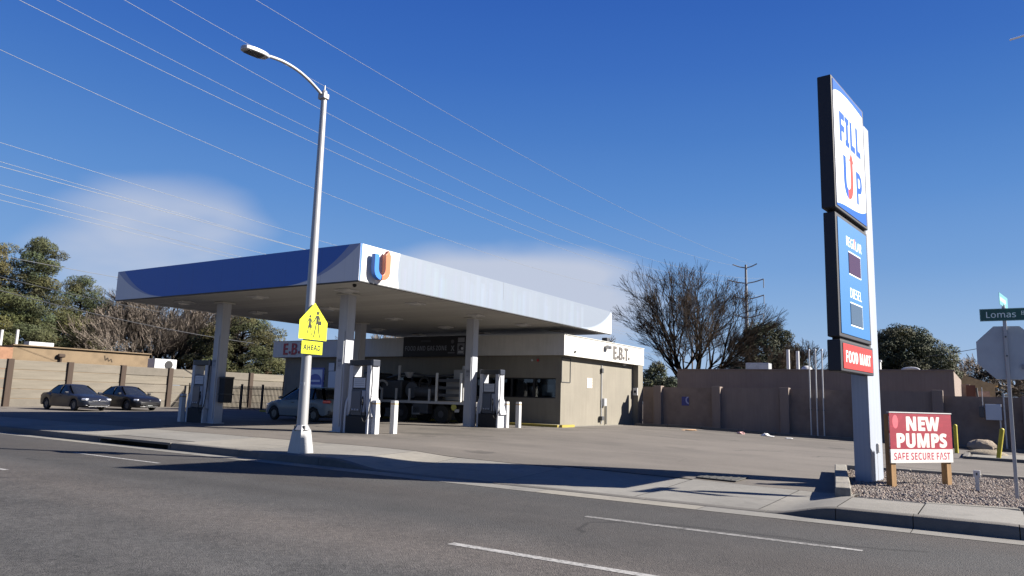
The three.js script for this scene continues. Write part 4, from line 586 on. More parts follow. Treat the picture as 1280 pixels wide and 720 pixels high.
// ---------------------------------------------------------------- bollards and fuel pumps
{
  const cap = M(0.42, 0.3, 0.18, 0.9, { map: TONE_ROUGH });
  [[-18.05, -19.25, 'white bollard nearest the front right fuel pump'], [-17.95, -20.1, 'white bollard standing clear to the right of the front fuel pump'], [-18.38, -28.1, 'white bollard touching the rear fuel pump'], [-18.2, -28.85, 'white bollard to the right of the rear fuel pump'], [-28.6, -18.75, 'shaded white bollard left of the leftmost fuel pump']].forEach(([x, z, l]) => {
    const y = lotH(x, z) - 0.02, t = thing('bollard', l, 'bollard', [x, y, z], 0, 'white bollards at the pump islands'); part('post', rbox(0.2, 1.16, 0.2, 0.015, 2), mWhite, t, [0, 0.58, 0]); part('rust_band', rbox(0.207, 0.07, 0.207, 0.015, 2), cap, t, [0, 1.07, 0]); part('cap', rbox(0.19, 0.03, 0.19, 0.01, 1), mWhite, t, [0, 1.17, 0]);
  });
  const mPump = M(0.5, 0.51, 0.54, 0.4, { map: TONE }), mPanel = M(0.035, 0.04, 0.055, 0.35), mKey = M(0.28, 0.3, 0.35, 0.5), mLabel = M(1, 1, 1, 0.4, { map: canvasTex(128, 80, (g, w, h) => { g.fillStyle = '#b9bcc3'; g.fillRect(0, 0, w, h); g.fillStyle = '#878b94'; for (let i = 0; i < 4; i++) g.fillRect(10, 14 + i * 15, 108, 5); }) });
  function pump(x, z, label, turn = 0) {
    const y = lotH(x, z) - 0.02, t = thing('fuel_pump', label, 'fuel pump', [x, y, z], turn, 'fuel pumps under the canopy');
    part('plinth', rbox(1.0, 0.62, 0.58, 0.02), mBlack, t, [0, 0.31, 0]);
    const S = new THREE.Shape(); S.moveTo(-0.12, 0); S.lineTo(0.12, 0); S.lineTo(0.1, 2.05); S.lineTo(-0.1, 2.05); S.closePath();
    for (const s of [-1, 1]) {
      // side blade: flared at the foot, seen from the front
      const B = new THREE.Shape(); B.moveTo(0, 0.62); B.lineTo(0.2 , 0.62); B.bezierCurveTo(0.1, 0.95, 0.04, 1.15, 0.03, 1.5); B.lineTo(0.03, 2.38); B.lineTo(-0.13, 2.38); B.lineTo(-0.13, 1.3); B.bezierCurveTo(-0.13, 1.0, -0.08, 0.75, 0, 0.62);
      const g = new THREE.ExtrudeGeometry(B, { depth: 0.42, bevelEnabled: true, bevelSize: 0.012, bevelThickness: 0.012, bevelSegments: 2, curveSegments: 8 }); g.translate(0, 0, -0.21); if (s < 0) g.scale(-1, 1, 1);
      const gg = s < 0 ? (() => { const q = g.clone(); const p = q.attributes.position.array; for (let k = 0; k < p.length; k += 9) for (let c = 0; c < 3; c++) { const v = p[k + 3 + c]; p[k + 3 + c] = p[k + 6 + c]; p[k + 6 + c] = v; } q.computeVertexNormals(); return q; })() : g;
      part('side_blade', gg, mPump, t, [s * 0.48, 0, 0]);
      const foot = new THREE.Shape(); foot.moveTo(-0.29, 0); foot.lineTo(0.29, 0); foot.lineTo(0.29, 0.75); foot.bezierCurveTo(0.27, 1.1, 0.22, 1.25, 0.1, 1.32); foot.lineTo(-0.1, 1.32); foot.bezierCurveTo(-0.22, 1.25, -0.27, 1.1, -0.29, 0.75); foot.closePath();
      const fg = new THREE.ExtrudeGeometry(foot, { depth: 0.07, bevelEnabled: true, bevelSize: 0.01, bevelThickness: 0.01, bevelSegments: 2 }); fg.rotateY(Math.PI / 2);
      part('side_panel', fg, mPump, t, [s > 0 ? 0.505 : -0.585, 0, 0]);
    }
    const body = part('cabinet', rbox(0.74, 0.95, 0.44, 0.03), mPanel, t, [0, 1.1, 0]); 
    for (const f of [-1, 1]) {
      part('keypad_panel', rbox(0.46, 0.72, 0.03, 0.01), M(0.05, 0.06, 0.09, 0.25), t, [-0.1 * f, 1.14, f * 0.235]); part('nozzle_boot', rbox(0.17, 0.78, 0.07, 0.03), mKey, t, [0.27 * f, 1.13, f * 0.24]);
      for (let k = 0; k < 3; k++) part('grade_button', rbox(0.08, 0.06, 0.02, 0.01), mKey, t, [(-0.24 + k * 0.13) * f, 0.84, f * 0.256]);
      part('price_label', new THREE.BoxGeometry(0.56, 0.34, 0.03), mLabel, t, [0, 1.78, f * 0.2]);
      const nz = part('nozzle', tube([[0, 0, 0], [0.02, 0.1, 0.04], [0.0, 0.24, 0.03], [-0.02, 0.3, -0.02]], 0.025, 12, 8), mBlack, t, [0.28 * f, 1.0, f * 0.28]); part('grip', rbox(0.05, 0.16, 0.07, 0.02), mBlack, nz, [0.01, 0.08, 0.03 * f]);
      part('hose', tube([[0.28 * f, 1.0, f * 0.3], [0.36 * f, 0.6, f * 0.38], [0.5 * f, 0.42, f * 0.4], [0.63 * f, 0.7, f * 0.34], [0.64 * f, 1.4, f * 0.26], [0.6 * f, 2.1, f * 0.2], [0.52 * f, 2.42, f * 0.16]], 0.018, 40, 7), mRubber, t);
    }
    part('display_bezel', rbox(0.7, 0.42, 0.36, 0.02), mPanel, t, [0, 1.78, 0]);
    const hd = part('valance', rbox(0.98, 0.22, 0.36, 0.03), mDark, t, [0, 2.49, 0]); for (const s of [-1, 1]) part('valance_end', rbox(0.12, 0.24, 0.37, 0.03), mPanel, hd, [s * 0.53, 0, 0]);
    return t;
  }
  pump(-18.75, -19.3, 'fuel pump beside the front column, right end lit by the sun'); pump(-18.98, -27.75, 'fuel pump beside the rear right column, in front of the store windows'); pump(-27.72, -19.05, 'shaded fuel pump left of the leftmost front column'); pump(-27.95, -27.75, 'fuel pump half hidden behind the front column and car');
  // squeegee and towel box on the left column
  const tb = thing('towel_box', 'dark service box fixed on the right of the leftmost canopy column', 'service box', [-26.5, 1.35, -19.25]); part('body', rbox(0.36, 1.0, 0.42, 0.02), mBlack, tb, [0.05, 0.3, 0]); part('shelf', rbox(0.38, 0.05, 0.46, 0.01), mDark, tb, [0.05, 0.15, 0]); part('hood', rbox(0.4, 0.08, 0.46, 0.02), mDark, tb, [0.05, 0.82, 0]);
}
// ---------------------------------------------------------------- trees
function limbGeo(segs, sides) {          // segs: [p0, p1, r0, r1]; tapered open tubes joined into one geometry
  const pos = [], nor = [], idx = [], a = new THREE.Vector3(), u = new THREE.Vector3(), v = new THREE.Vector3(); let base = 0;
  for (const [p0, p1, r0, r1] of segs) {
    a.subVectors(p1, p0).normalize(); u.set(Math.abs(a.y) < 0.9 ? 0 : 1, Math.abs(a.y) < 0.9 ? 1 : 0, 0).cross(a).normalize(); v.crossVectors(a, u);
    for (const [p, r] of [[p0, r0], [p1, r1]]) for (let k = 0; k < sides; k++) { const t = k / sides * 6.2832, c = Math.cos(t), s = Math.sin(t), nx = u.x * c + v.x * s, ny = u.y * c + v.y * s, nz = u.z * c + v.z * s; pos.push(p.x + nx * r, p.y + ny * r, p.z + nz * r); nor.push(nx, ny, nz); }
    for (let k = 0; k < sides; k++) { const b = (k + 1) % sides; idx.push(base + k, base + sides + k, base + b, base + b, base + sides + k, base + sides + b); }
    base += sides * 2;
  }
  const g = new THREE.BufferGeometry(); g.setAttribute('position', new THREE.Float32BufferAttribute(pos, 3)); g.setAttribute('normal', new THREE.Float32BufferAttribute(nor, 3)); g.setIndex(idx); return g;
}
function bareTree(label, pos, o) {
  const r = rng(o.seed), thick = [], mid = [], thin = [], V = (x, y, z) => new THREE.Vector3(x, y, z);
  function grow(p, d, len, rad, lev) {
    const n = lev < 2 ? 5 : 3; let q = p.clone(), dd = d.clone(), rr = rad;
    for (let i = 0; i < n; i++) {
      dd.add(V((r() - 0.5) * o.wig, (r() - 0.5) * o.wig + (lev > 1 ? o.up : 0), (r() - 0.5) * o.wig)).normalize();
      const e = q.clone().addScaledVector(dd, len / n), r1 = rr * (lev < 2 ? 0.94 : 0.87);
      (lev < 2 ? thick : lev < 4 ? mid : thin).push([q.clone(), e, rr, r1]);
      if (lev < o.depth && i > (lev === 0 ? n - 2 : 0)) { const kids = lev === 0 ? 0 : (r() < o.split ? 1 : 0) + (lev >= 3 && r() < 0.45 ? 1 : 0); for (let k = 0; k < kids; k++) { const ax = V(r() - 0.5, r() - 0.5, r() - 0.5).normalize(), nd = dd.clone().applyAxisAngle(ax, o.ang * (0.7 + 0.7 * r())); if (nd.y < o.minY) nd.y = o.minY + r() * 0.2; grow(e, nd.normalize(), len * (0.55 + 0.28 * r()), r1 * 0.62, lev + 1); } }
      q = e; rr = r1;
    }
    if (lev < o.depth) { const k2 = lev === 0 ? o.stems : 2; for (let k = 0; k < k2; k++) { let nd; if (lev === 0) { const a = (k + r() * 0.6) / k2 * 6.28, t = o.spread * (0.35 + 0.75 * r()); nd = V(Math.cos(a) * Math.sin(t), Math.cos(t), Math.sin(a) * Math.sin(t)); } else { const ax = V(r() - 0.5, r() - 0.5, r() - 0.5).normalize(); nd = dd.clone().applyAxisAngle(ax, o.ang * (0.5 + 0.6 * r())); if (nd.y < o.minY) nd.y = o.minY + r() * 0.2; } grow(q, nd.normalize(), (lev === 0 ? o.limb : len * (0.62 + 0.22 * r())), rr * (lev === 0 ? 0.5 : 0.8), lev + 1); } }
  }
  grow(V(0, 0, 0), V(0, 1, 0), o.trunk, o.rad, 0);
  for (const l of [mid, thin]) for (const s of l) { s[2] = Math.max(s[2], o.min); s[3] = Math.max(s[3], o.min * 0.8); }
  const t = thing(o.name ?? 'bare_tree', label, 'tree', pos, 0, o.group);
  part('trunk', limbGeo([...thick, ...mid], 6), o.mat, t); if (thin.length) part('crown', limbGeo(thin, 3), o.twig ?? o.mat, t);
  return t;
}
function leafCloud(clumps, n, size, seed, col, spike) {     // many small leaf faces spread through clumps
  const r = rng(seed), pos = [], nor = [], colr = [], tot = clumps.reduce((s, c) => s + c[3] * c[4] * c[5], 0); const a = new THREE.Vector3(), b = new THREE.Vector3(), c = new THREE.Vector3(), nn = new THREE.Vector3();
  for (const [x, y, z, rx, ry, rz] of clumps) {
    const m = Math.max(30, Math.round(n * (rx * ry * rz) / tot)), tint = 0.75 + 0.5 * r(), warm = r();
    for (let i = 0; i < m; i++) {
      a.set(r() * 2 - 1, r() * 2 - 1, r() * 2 - 1); const L = a.length(); if (L > 1 || L < 0.05) { i--; continue; } a.multiplyScalar(Math.pow(L, -0.55)); a.y = Math.max(a.y, -0.75 - 0.2 * r());
      const px = x + a.x * rx, py = y + a.y * ry, pz = z + a.z * rz, s = size * (0.6 + 0.9 * r());
      nn.set(a.x + (r() - 0.5) * 1.6, a.y + 0.3 + (r() - 0.5) * 1.6, a.z + (r() - 0.5) * 1.6).normalize(); b.set(r() - 0.5, r() - 0.5, r() - 0.5).cross(nn).normalize(); c.crossVectors(nn, b);
      const w = s * spike; pos.push(px - b.x * w, py - b.y * w, pz - b.z * w, px + b.x * w, py + b.y * w, pz + b.z * w, px + c.x * s * 1.7, py + c.y * s * 1.7, pz + c.z * s * 1.7);
      const k = tint * (0.75 + 0.5 * r()), g = [col[0] * k * lerp(0.85, 1.35, warm), col[1] * k, col[2] * k * lerp(1.1, 0.8, warm)]; for (let q = 0; q < 3; q++) { nor.push(nn.x, nn.y, nn.z); colr.push(...g); }
    }
  }
  const g = new THREE.BufferGeometry(); g.setAttribute('position', new THREE.Float32BufferAttribute(pos, 3)); g.setAttribute('normal', new THREE.Float32BufferAttribute(nor, 3)); g.setAttribute('color', new THREE.Float32BufferAttribute(colr, 3)); return g;
}
const mLeaf = new THREE.MeshPhysicalMaterial({ vertexColors: true, roughness: 0.85, side: THREE.DoubleSide, transmission: 0.12, thickness: 0 });
function evergreen(name, label, pos, o) {
  const r = rng(o.seed), cl = [], segs = [], top = new THREE.Vector3(o.lean ?? 0, o.h, 0);
  const spine = (y) => new THREE.Vector3((o.lean ?? 0) * (y / o.h) + Math.sin(y * 0.7 + o.seed) * 0.15, y, Math.cos(y * 0.6 + o.seed) * 0.15);
  for (let i = 0; i < 8; i++) segs.push([spine(o.h * i / 8.6), spine(o.h * (i + 1) / 8.6), o.rad * (1 - i / 9), o.rad * (1 - (i + 1) / 9)]);
  for (let i = 0; i < o.n; i++) {
    const t = Math.pow((i + 0.5) / o.n, o.bias ?? 1), y = lerp(o.y0, o.h * 0.98, t), R = o.prof(t) * (0.55 + 0.5 * r()), a = i * 2.4 + r() * 0.8, s = o.clump * (0.6 + 0.7 * r()) * (1 - 0.35 * t);
    const p = spine(y); const ex = new THREE.Vector3(p.x + Math.cos(a) * R, y + R * 0.12 * (r() - 0.2), p.z + Math.sin(a) * R);
    segs.push([spine(y - R * 0.25), ex, o.rad * 0.28 * (1 - t * 0.6), 0.03]); cl.push([ex.x, ex.y, ex.z, s * 1.15, s * (o.flat ?? 0.62), s * 1.15]);
    if (r() < 0.5) { const m = p.clone().lerp(ex, 0.55); cl.push([m.x, m.y + 0.1, m.z, s * 0.8, s * 0.5, s * 0.8]); }
  }
  const t = thing(name, label, 'tree', pos, 0, o.group); part('trunk', limbGeo(segs, 6), o.bark ?? mBarkDark, t); part('crown', leafCloud(cl, o.leaves, o.size, o.seed + 1, o.col, o.spike ?? 0.3), mLeaf, t); return t;
}
// right of the store: big bare tree, then evergreens behind the brown building
bareTree('large bare many stemmed tree spreading above the brown wall beside the store', [-20.4, -0.2, -58.6], { seed: 17, trunk: 2.6, rad: 0.44, limb: 3.3, stems: 10, spread: 1.02, ang: 0.5, wig: 0.27, up: 0.03, minY: 0.1, depth: 6, split: 0.55, min: 0.011, mat: mBark, name: 'bare_tree' });
evergreen('round_evergreen', 'dark dome shaped evergreen behind the bare tree and transmission pole', [-20.2, -0.2, -83], { seed: 5, h: 10.9, y0: 3.0, n: 90, rad: 0.5, prof: (t) => 4.7 * Math.sqrt(Math.max(0.03, 1 - Math.pow(t, 1.7))), clump: 1.15, leaves: 60000, size: 0.14, col: [0.026, 0.038, 0.012], flat: 0.8 });
bareTree('leafless brownish tree in front of the dome shaped evergreen', [-17.0, -0.2, -78], { seed: 41, trunk: 2.2, rad: 0.22, limb: 2.3, stems: 5, spread: 0.8, ang: 0.55, wig: 0.25, up: 0.05, minY: 0.1, depth: 5, split: 0.7, min: 0.02, mat: mBark });
evergreen('broad_evergreen', 'broad dark evergreen right of the price pylon', [-6.7, -0.2, -80], { seed: 23, h: 9.9, y0: 3.4, n: 80, rad: 0.5, prof: (t) => 4.3 * Math.sqrt(Math.max(0.06, 1 - Math.pow(t, 2.2))), clump: 1.3, leaves: 60000, size: 0.14, col: [0.026, 0.036, 0.012], flat: 0.75 });
evergreen('distant_evergreen', 'small distant evergreen just right of the store roof', [-48.4, -0.2, -121], { seed: 33, h: 8.6, y0: 2.5, n: 30, rad: 0.35, prof: (t) => 2.6 * Math.sqrt(Math.max(0.05, 1 - t * t)), clump: 1.1, leaves: 5000, size: 0.3, col: [0.05, 0.065, 0.03], flat: 0.8 });
evergreen('distant_evergreen', 'lower far evergreen beside the small distant one right of the store', [-45.6, -0.2, -121], { seed: 35, h: 6.2, y0: 2.5, n: 24, rad: 0.3, prof: (t) => 1.8 * Math.sqrt(Math.max(0.05, 1 - t * t)), clump: 1.0, leaves: 3500, size: 0.3, col: [0.04, 0.055, 0.03], flat: 0.8 });
for (const [x, z, h, s, l] of [[-0.2, -95, 6.6, 51, 'brown leafless tree directly left of the stop sign post, far behind the wall'], [3.0, -96, 6.6, 52, 'grey leafless tree at the right picture edge behind the stop sign'], [5.8, -90, 6.3, 53, 'leafless tree beyond the right picture edge, far behind the wall']]) bareTree(l, [x, -0.2, z], { seed: s, trunk: 1.8, rad: 0.25, limb: h * 0.36, stems: 6, spread: 0.9, ang: 0.6, wig: 0.25, up: 0.04, minY: 0.05, depth: 5, split: 0.75, min: 0.025, mat: mBarkPale, group: 'far leafless trees' });
// behind the left wall
evergreen('tall_pine', 'tall ragged pine at the left picture edge', [-66.2, -0.2, -25.2], { seed: 61, h: 13.2, y0: 3.2, n: 78, rad: 0.4, prof: (t) => 3.4 * Math.pow(1 - t * 0.72, 0.8), clump: 1.15, leaves: 60000, size: 0.12, col: [0.058, 0.06, 0.012], flat: 0.55, spike: 0.22 });
evergreen('tall_pine', 'tall open pine with gaps, second from the left edge', [-64.6, -0.2, -28.4], { seed: 64, h: 13.9, y0: 4.5, n: 52, rad: 0.35, prof: (t) => 2.8 * Math.pow(1 - t * 0.75, 0.7) * (0.75 + 0.35 * Math.sin(t * 17)), clump: 0.95, leaves: 42000, size: 0.12, col: [0.04, 0.05, 0.014], flat: 0.6, spike: 0.22 });
evergreen('short_pine', 'lower rounded pine left of the canopy corner', [-70.0, -0.2, -34.6], { seed: 67, h: 11.9, y0: 3.5, n: 50, rad: 0.35, prof: (t) => 2.9 * Math.sqrt(Math.max(0.05, 1 - t * t)), clump: 1.15, leaves: 42000, size: 0.12, col: [0.04, 0.05, 0.013], flat: 0.65, spike: 0.25 });
evergreen('hedge_pine', 'low dense evergreen bush below the two tall pines', [-66.4, -0.2, -31.8], { seed: 71, h: 7.9, y0: 2.5, n: 46, rad: 0.3, prof: (t) => 2.9 * Math.sqrt(Math.max(0.05, 1 - t * t)), clump: 1.15, leaves: 36000, size: 0.12, col: [0.05, 0.055, 0.012], flat: 0.6, spike: 0.25 });
evergreen('broad_pine', 'wide dark evergreen behind the canopy, left of the store', [-58.0, -0.2, -43.6], { seed: 77, h: 8.6, y0: 2.2, n: 90, rad: 0.4, prof: (t) => 4.5 * Math.sqrt(Math.max(0.04, 1 - Math.pow(t, 2.4))), clump: 1.2, leaves: 80000, size: 0.11, col: [0.046, 0.052, 0.013], flat: 0.6, spike: 0.25 });
bareTree('pale leafless tree left of the canopy corner, above the buff building', [-67.2, -0.2, -36.0], { seed: 81, trunk: 3.2, rad: 0.22, limb: 2.1, stems: 6, spread: 0.7, ang: 0.5, wig: 0.22, up: 0.07, minY: 0.1, depth: 5, split: 0.75, min: 0.022, mat: mBarkPale, group: 'leafless trees behind the left wall' });
bareTree('tall pale leafless tree seen above and below the left end of the canopy', [-63.6, -0.2, -39.2], { seed: 84, trunk: 1.6, rad: 0.4, limb: 3.6, stems: 10, spread: 0.95, ang: 0.5, wig: 0.22, up: 0.04, minY: 0.1, depth: 6, split: 0.36, min: 0.015, mat: mBarkPale, group: 'leafless trees behind the left wall' });
bareTree('leafless tree directly left of the wide dark evergreen', [-66.5, -0.2, -44.5], { seed: 86, trunk: 2, rad: 0.3, limb: 2.6, stems: 7, spread: 0.8, ang: 0.5, wig: 0.22, up: 0.05, minY: 0.1, depth: 5, split: 0.75, min: 0.024, mat: mBarkPale, group: 'leafless trees behind the left wall' });
[[-70, -41.5, 87, 'leafless tree farther back behind the left end of the canopy'], [-72, -47, 88, 'leafless tree farthest back beside the wide dark evergreen']].forEach(([x, z, s, l]) => bareTree(l, [x, -0.2, z], { seed: s, trunk: 2, rad: 0.35, limb: 3.0, stems: 9, spread: 0.95, ang: 0.5, wig: 0.22, up: 0.04, minY: 0.05, depth: 6, split: 0.5, min: 0.018, mat: mBarkPale, group: 'leafless trees behind the left wall' }));
[[-45, -50, 91, 'leafless tree behind the left end of the store roof'], [-38, -54, 92, 'leafless tree behind the middle of the store roof, left of the banner'], [-30.5, -57, 93, 'leafless tree behind the store roof near its right end'], [-52.5, -52, 94, 'leafless tree between the wide evergreen and the store']].forEach(([x, z, s, l]) => bareTree(l, [x, -0.2, z], { seed: s, trunk: 2.2, rad: 0.35, limb: 2.0, stems: 7, spread: 1.0, ang: 0.55, wig: 0.22, up: 0.03, minY: 0.02, depth: 5, split: 0.8, min: 0.024, mat: mBarkPale, group: 'leafless trees behind the store' }));

// ---------------------------------------------------------------- transmission pole, utility poles, overhead lines
{
  const mT = M(0.16, 0.17, 0.19, 0.7), T = thing('transmission_pole', 'tall dark transmission pole with paired cross arms behind the bare tree', 'power pole', [-41.6, -0.2, -154.5]);
  part('pole', new THREE.CylinderGeometry(0.22, 0.6, 31.4, 12), mT, T, [0, 15.7, 0]);
  for (const [y, L, R2] of [[31.2, -2.6, 2.2], [27.9, -3.6, 3.4], [24.5, -2.6, 3.4], [20.6, -2.6, 3.2]]) { for (const e of [L, R2]) { part('arm', tube([[0, y - 0.5, 0], [e * 0.5, y - 0.2, -e * 0.12], [e, y + 0.35, -e * 0.24]], 0.12, 8, 6), mT, T); if (y < 31) part('insulator', cyl(0.09, 0.09, 1.9, 8), mT, T, [e, y - 0.6, -e * 0.24]); } }
  const mWire = M(0.2, 0.205, 0.21, 0.5, { metalness: 0.2 }); let id = 0;
  function wire(x0, z0, x1, z1, cf, s0, s1, r, label, cat) { const p = [], L = s1, n = 60; for (let i = 0; i <= n; i++) { const s = lerp(s0, s1, i / n), t = s / L; p.push([lerp(x0, x1, t), cf[0] * s * s + cf[1] * s + cf[2], lerp(z0, z1, t)]); } single('power_line', tube(p, r, 120, 5), mWire, label, 'power line', undefined, undefined, 'overhead power lines'); }
  wire(-43.46, -31.3, -39.9, -155, [5.05e-4, -0.05437, 30], -70, 123.8, 0.015, 'uppermost long power line, crossing highest over the canopy', 1);
  wire(-49.06, -28.09, -43.6, -153.9, [7.68e-4, -0.08872, 30], -70, 125.9, 0.015, 'second power line from the top, meeting the lamp arm tip', 1);
  wire(-44.74, -22.63, -38.6, -155.3, [1.048e-3, -0.12264, 26], -60, 132.8, 0.015, 'third power line from the top, crossing the lamp post under its arm', 1);
  wire(-48.6, -20.41, -45.1, -153.5, [8.59e-4, -0.10239, 26], -60, 133.1, 0.015, 'fourth power line from the top, leaving the frame near its top left', 1);
  wire(-42.43, -16.01, -38.6, -155.3, [8.27e-4, -0.0966, 22], -60, 139.3, 0.015, 'fifth power line from the top, starting at the top left corner', 1);
  wire(-49.97, -18.21, -44, -153.9, [1.088e-3, -0.13014, 22], -60, 135.8, 0.015, 'sixth power line from the top, entering at the upper left edge', 1);
  const low = (z0, y0, sl, label, r = 0.014) => wire(-53, z0, -51, z0 - 120, [-sl / -260, -sl, y0], -60, 120, r, label, 1);
  low(-20.04, 17.14, 0.0474, 'topmost of the lower power lines passing through the left cloud'); low(-20.2, 15.89, 0.0467, 'second lower power line, upper of a close pair at the left edge'); low(-20.23, 15.58, 0.0343, 'third lower power line, under the close pair at the left edge', 0.018); low(-20.4, 14.38, 0.0416, 'fourth lower power line at the left, under the close pair'); low(-20.45, 13.81, 0.0536, 'fifth lower power line at the left, just above the lowest'); low(-20.5, 13.4, 0.0442, 'lowest of the lower power lines above the left pines');
  // service drops across the pines
  const drop = (a, b, sag, r, l, m = mWire) => { const p = []; for (let i = 0; i <= 20; i++) { const t = i / 20; p.push([lerp(a[0], b[0], t), lerp(a[1], b[1], t) - sag * 4 * t * (1 - t), lerp(a[2], b[2], t)]); } single('service_line', tube(p, r, 60, 5), m, l, 'power line', undefined, undefined, 'service lines'); };
  drop([-55, 10.5, -14], [-49, 8.9, -33], 0.15, 0.016, 'pale service line crossing in front of the left pines', mWire); drop([-55.5, 9.4, -14], [-46, 5.2, -35.5], 0.6, 0.03, 'dark sagging service line over the buff building', mCharcoal); drop([-55.2, 9.9, -14.5], [-49, 7.0, -30], 0.3, 0.022, 'dark upper service line between the pines and the canopy', mCharcoal);
  drop([-3.6, 5.5, -60], [6, 7.3, -55], 0.2, 0.02, 'service line running right from the broad evergreen', mCharcoal);
  for (const [x, z, h, l] of [[-49, -141.8, 15.6, 'utility pole with cross arms seen through the bare tree'], [-4.3, -120, 9.4, 'nearer small utility pole above the brown building right end'], [-3.0, -140, 9.2, 'farther thin utility pole beside the small one at right']]) { const t = thing('utility_pole', l, 'power pole', [x, -0.2, z], 0, 'far utility poles'); part('pole', cyl(0.2, 0.13, h, 8), mBark, t, [0, h / 2, 0]); part('cross_arm', box(2.4, 0.16, 0.14), mBark, t, [0, h - 0.4, 0.1]); part('cross_arm', box(2.0, 0.14, 0.12), mBark, t, [0, h - 1.9, 0.1]); for (const e of [-1.1, 0.5, 1.1]) part('insulator', cyl(0.06, 0.06, 0.3, 6), mGalv, t, [e, h - 0.17, 0.1]); }
}

// ---------------------------------------------------------------- vehicles
function loft(st, half) {      // st: list of [x, sections]; half: list of [z, y] pairs per station
  const pos = [], idx = [], P = half[0].length; half.forEach((h, i) => h.forEach(([z, y]) => pos.push(st[i], y, z)));
  for (let i = 0; i < st.length - 1; i++) for (let q = 0; q < P - 1; q++) { const a = i * P + q, b = a + 1, c = a + P, d = c + 1; idx.push(a, b, c, b, d, c); }
  for (const [o, f] of [[0, 0], [(st.length - 1) * P, 1]]) for (let q = 1; q < P - 1; q++) idx.push(...(f ? [o, o + q, o + q + 1] : [o, o + q + 1, o + q]));
  const g = new THREE.BufferGeometry(); g.setAttribute('position', new THREE.Float32BufferAttribute(pos, 3)); g.setIndex(idx); const q = toCreasedNormals(g, 0.7); q.setAttribute('uv', new THREE.Float32BufferAttribute(new Float32Array(q.attributes.position.count * 2), 2)); return q;
}
function interp(tab, x) { let k = 0; while (k < tab.length - 2 && tab[k + 1][0] < x) k++; const t = clamp((x - tab[k][0]) / (tab[k + 1][0] - tab[k][0])), e = t * t * (3 - 2 * t); return tab[k].slice(1).map((v, n) => lerp(v, tab[k + 1][n + 1], lerp(t, e, 0.35))); }
const mRim = M(0.14, 0.145, 0.15, 0.4, { metalness: 0.4 });
function car(name, label, pos, turn, c) {
  const t = thing(name, label, 'car', pos, turn, 'parked cars');
  const x0 = c.body[0][0], x1 = c.body[c.body.length - 1][0], st = [], sec = [], N = 34;
  for (let i = 0; i <= N; i++) {
    const x = lerp(x0, x1, i / N), [yb, yt, w] = interp(c.body, x); st.push(x); const half = [];
    // wheel arches: lift the lower edge of the side round each axle
    let lift = 0; for (const ax of c.axles) { const d = Math.abs(x - ax); if (d < 0.39) lift = Math.max(lift, Math.sqrt(0.39 * 0.39 - d * d) + 0.3); }
    const ys = Math.max(yb + 0.05, lift), ym = lerp(ys, yt, 0.45), L = [[0, yb + 0.02], [w * 0.7, yb + 0.02], [w * 0.72, Math.max(yb + 0.03, lift ? ys - 0.02 : yb + 0.03)], [w * 0.97, ys], [w, Math.max(ys + 0.02, ym)], [w * 0.985, lerp(ym, yt, 0.5)], [w * 0.93, yt - 0.05], [w * 0.84, yt - 0.008], [w * 0.5, yt + 0.012], [0, yt + 0.02]];
    for (let k = L.length - 1; k > 0; k--) half.push([-L[k][0], L[k][1]]); for (const l of L) half.push(l); half.push([-L[L.length - 1][0], L[L.length - 1][1]]);
    sec.push(half);
  }
  const body = part('body', loft(st, sec), c.paint, t);
  // cabin: rings from the belt line to the roof edge
  const ring = (xr, xf, w, y, n = 40, e = 5) => { const a = []; for (let k = 0; k < n; k++) { const th = k / n * 6.2832, cc = Math.cos(th), ss = Math.sin(th); a.push([(xf + xr) / 2 + (xf - xr) / 2 * Math.sign(cc) * Math.pow(Math.abs(cc), 2 / e), y, w * Math.sign(ss) * Math.pow(Math.abs(ss), 2 / e)]); } return a; };
  const rings = (list, cap) => { const pos = [], idx = [], n = list[0].length; list.forEach((r) => r.forEach((p) => pos.push(...p))); for (let i = 0; i < list.length - 1; i++) for (let k = 0; k < n; k++) { const a = i * n + k, b = i * n + (k + 1) % n; idx.push(a, a + n, b, b, a + n, b + n); } if (cap) { const o = (list.length - 1) * n; for (let k = 1; k < n - 1; k++) idx.push(o, o + k + 1, o + k); } const g = new THREE.BufferGeometry(); g.setAttribute('position', new THREE.Float32BufferAttribute(pos, 3)); g.setIndex(idx); g.computeVertexNormals(); g.setAttribute('uv', new THREE.Float32BufferAttribute(new Float32Array(pos.length / 3 * 2), 2)); return g; };
  const k = c.cab, A = ring(k.br, k.bf, k.bw, k.by), B = ring(lerp(k.br, k.tr, 0.55), lerp(k.bf, k.tf, 0.55), lerp(k.bw, k.tw, 0.42), lerp(k.by, k.ty, 0.55)), Cc = ring(k.tr, k.tf, k.tw, k.ty);
  part('windows', rings([A, B, Cc]), mGlassDark, t);
  const rf = [ring(k.tr - 0.03, k.tf + 0.03, k.tw + 0.012, k.ty - 0.03), ring(k.tr + 0.01, k.tf - 0.02, k.tw - 0.01, k.ty + 0.03), ring(k.tr + 0.25, k.tf - 0.25, k.tw - 0.18, k.ty + 0.075), ring(k.tr + 0.7, k.tf - 0.6, k.tw - 0.45, k.ty + 0.09)];
  part('roof', rings(rf, true), c.paint, t);
  // pillars as strips over the glass
  for (const s of [-1, 1]) for (const [xb, xt, w, fr] of k.pillars) { const p0 = new THREE.Vector3(xb, k.by - 0.02, s * (fr ? k.bw * fr : k.bw + 0.006)), p2 = new THREE.Vector3(xt, k.ty + 0.0, s * (fr ? k.tw * fr : k.tw + 0.006)), p1 = p0.clone().lerp(p2, 0.55); p1.z = s * (fr ? lerp(k.bw, k.tw, 0.42) * fr : lerp(k.bw, k.tw, 0.42) + 0.008); part('pillar', limbGeo([[p0, p1, w, w], [p1, p2, w, w * 0.9]], 6), c.pillar ?? c.paint, t); }
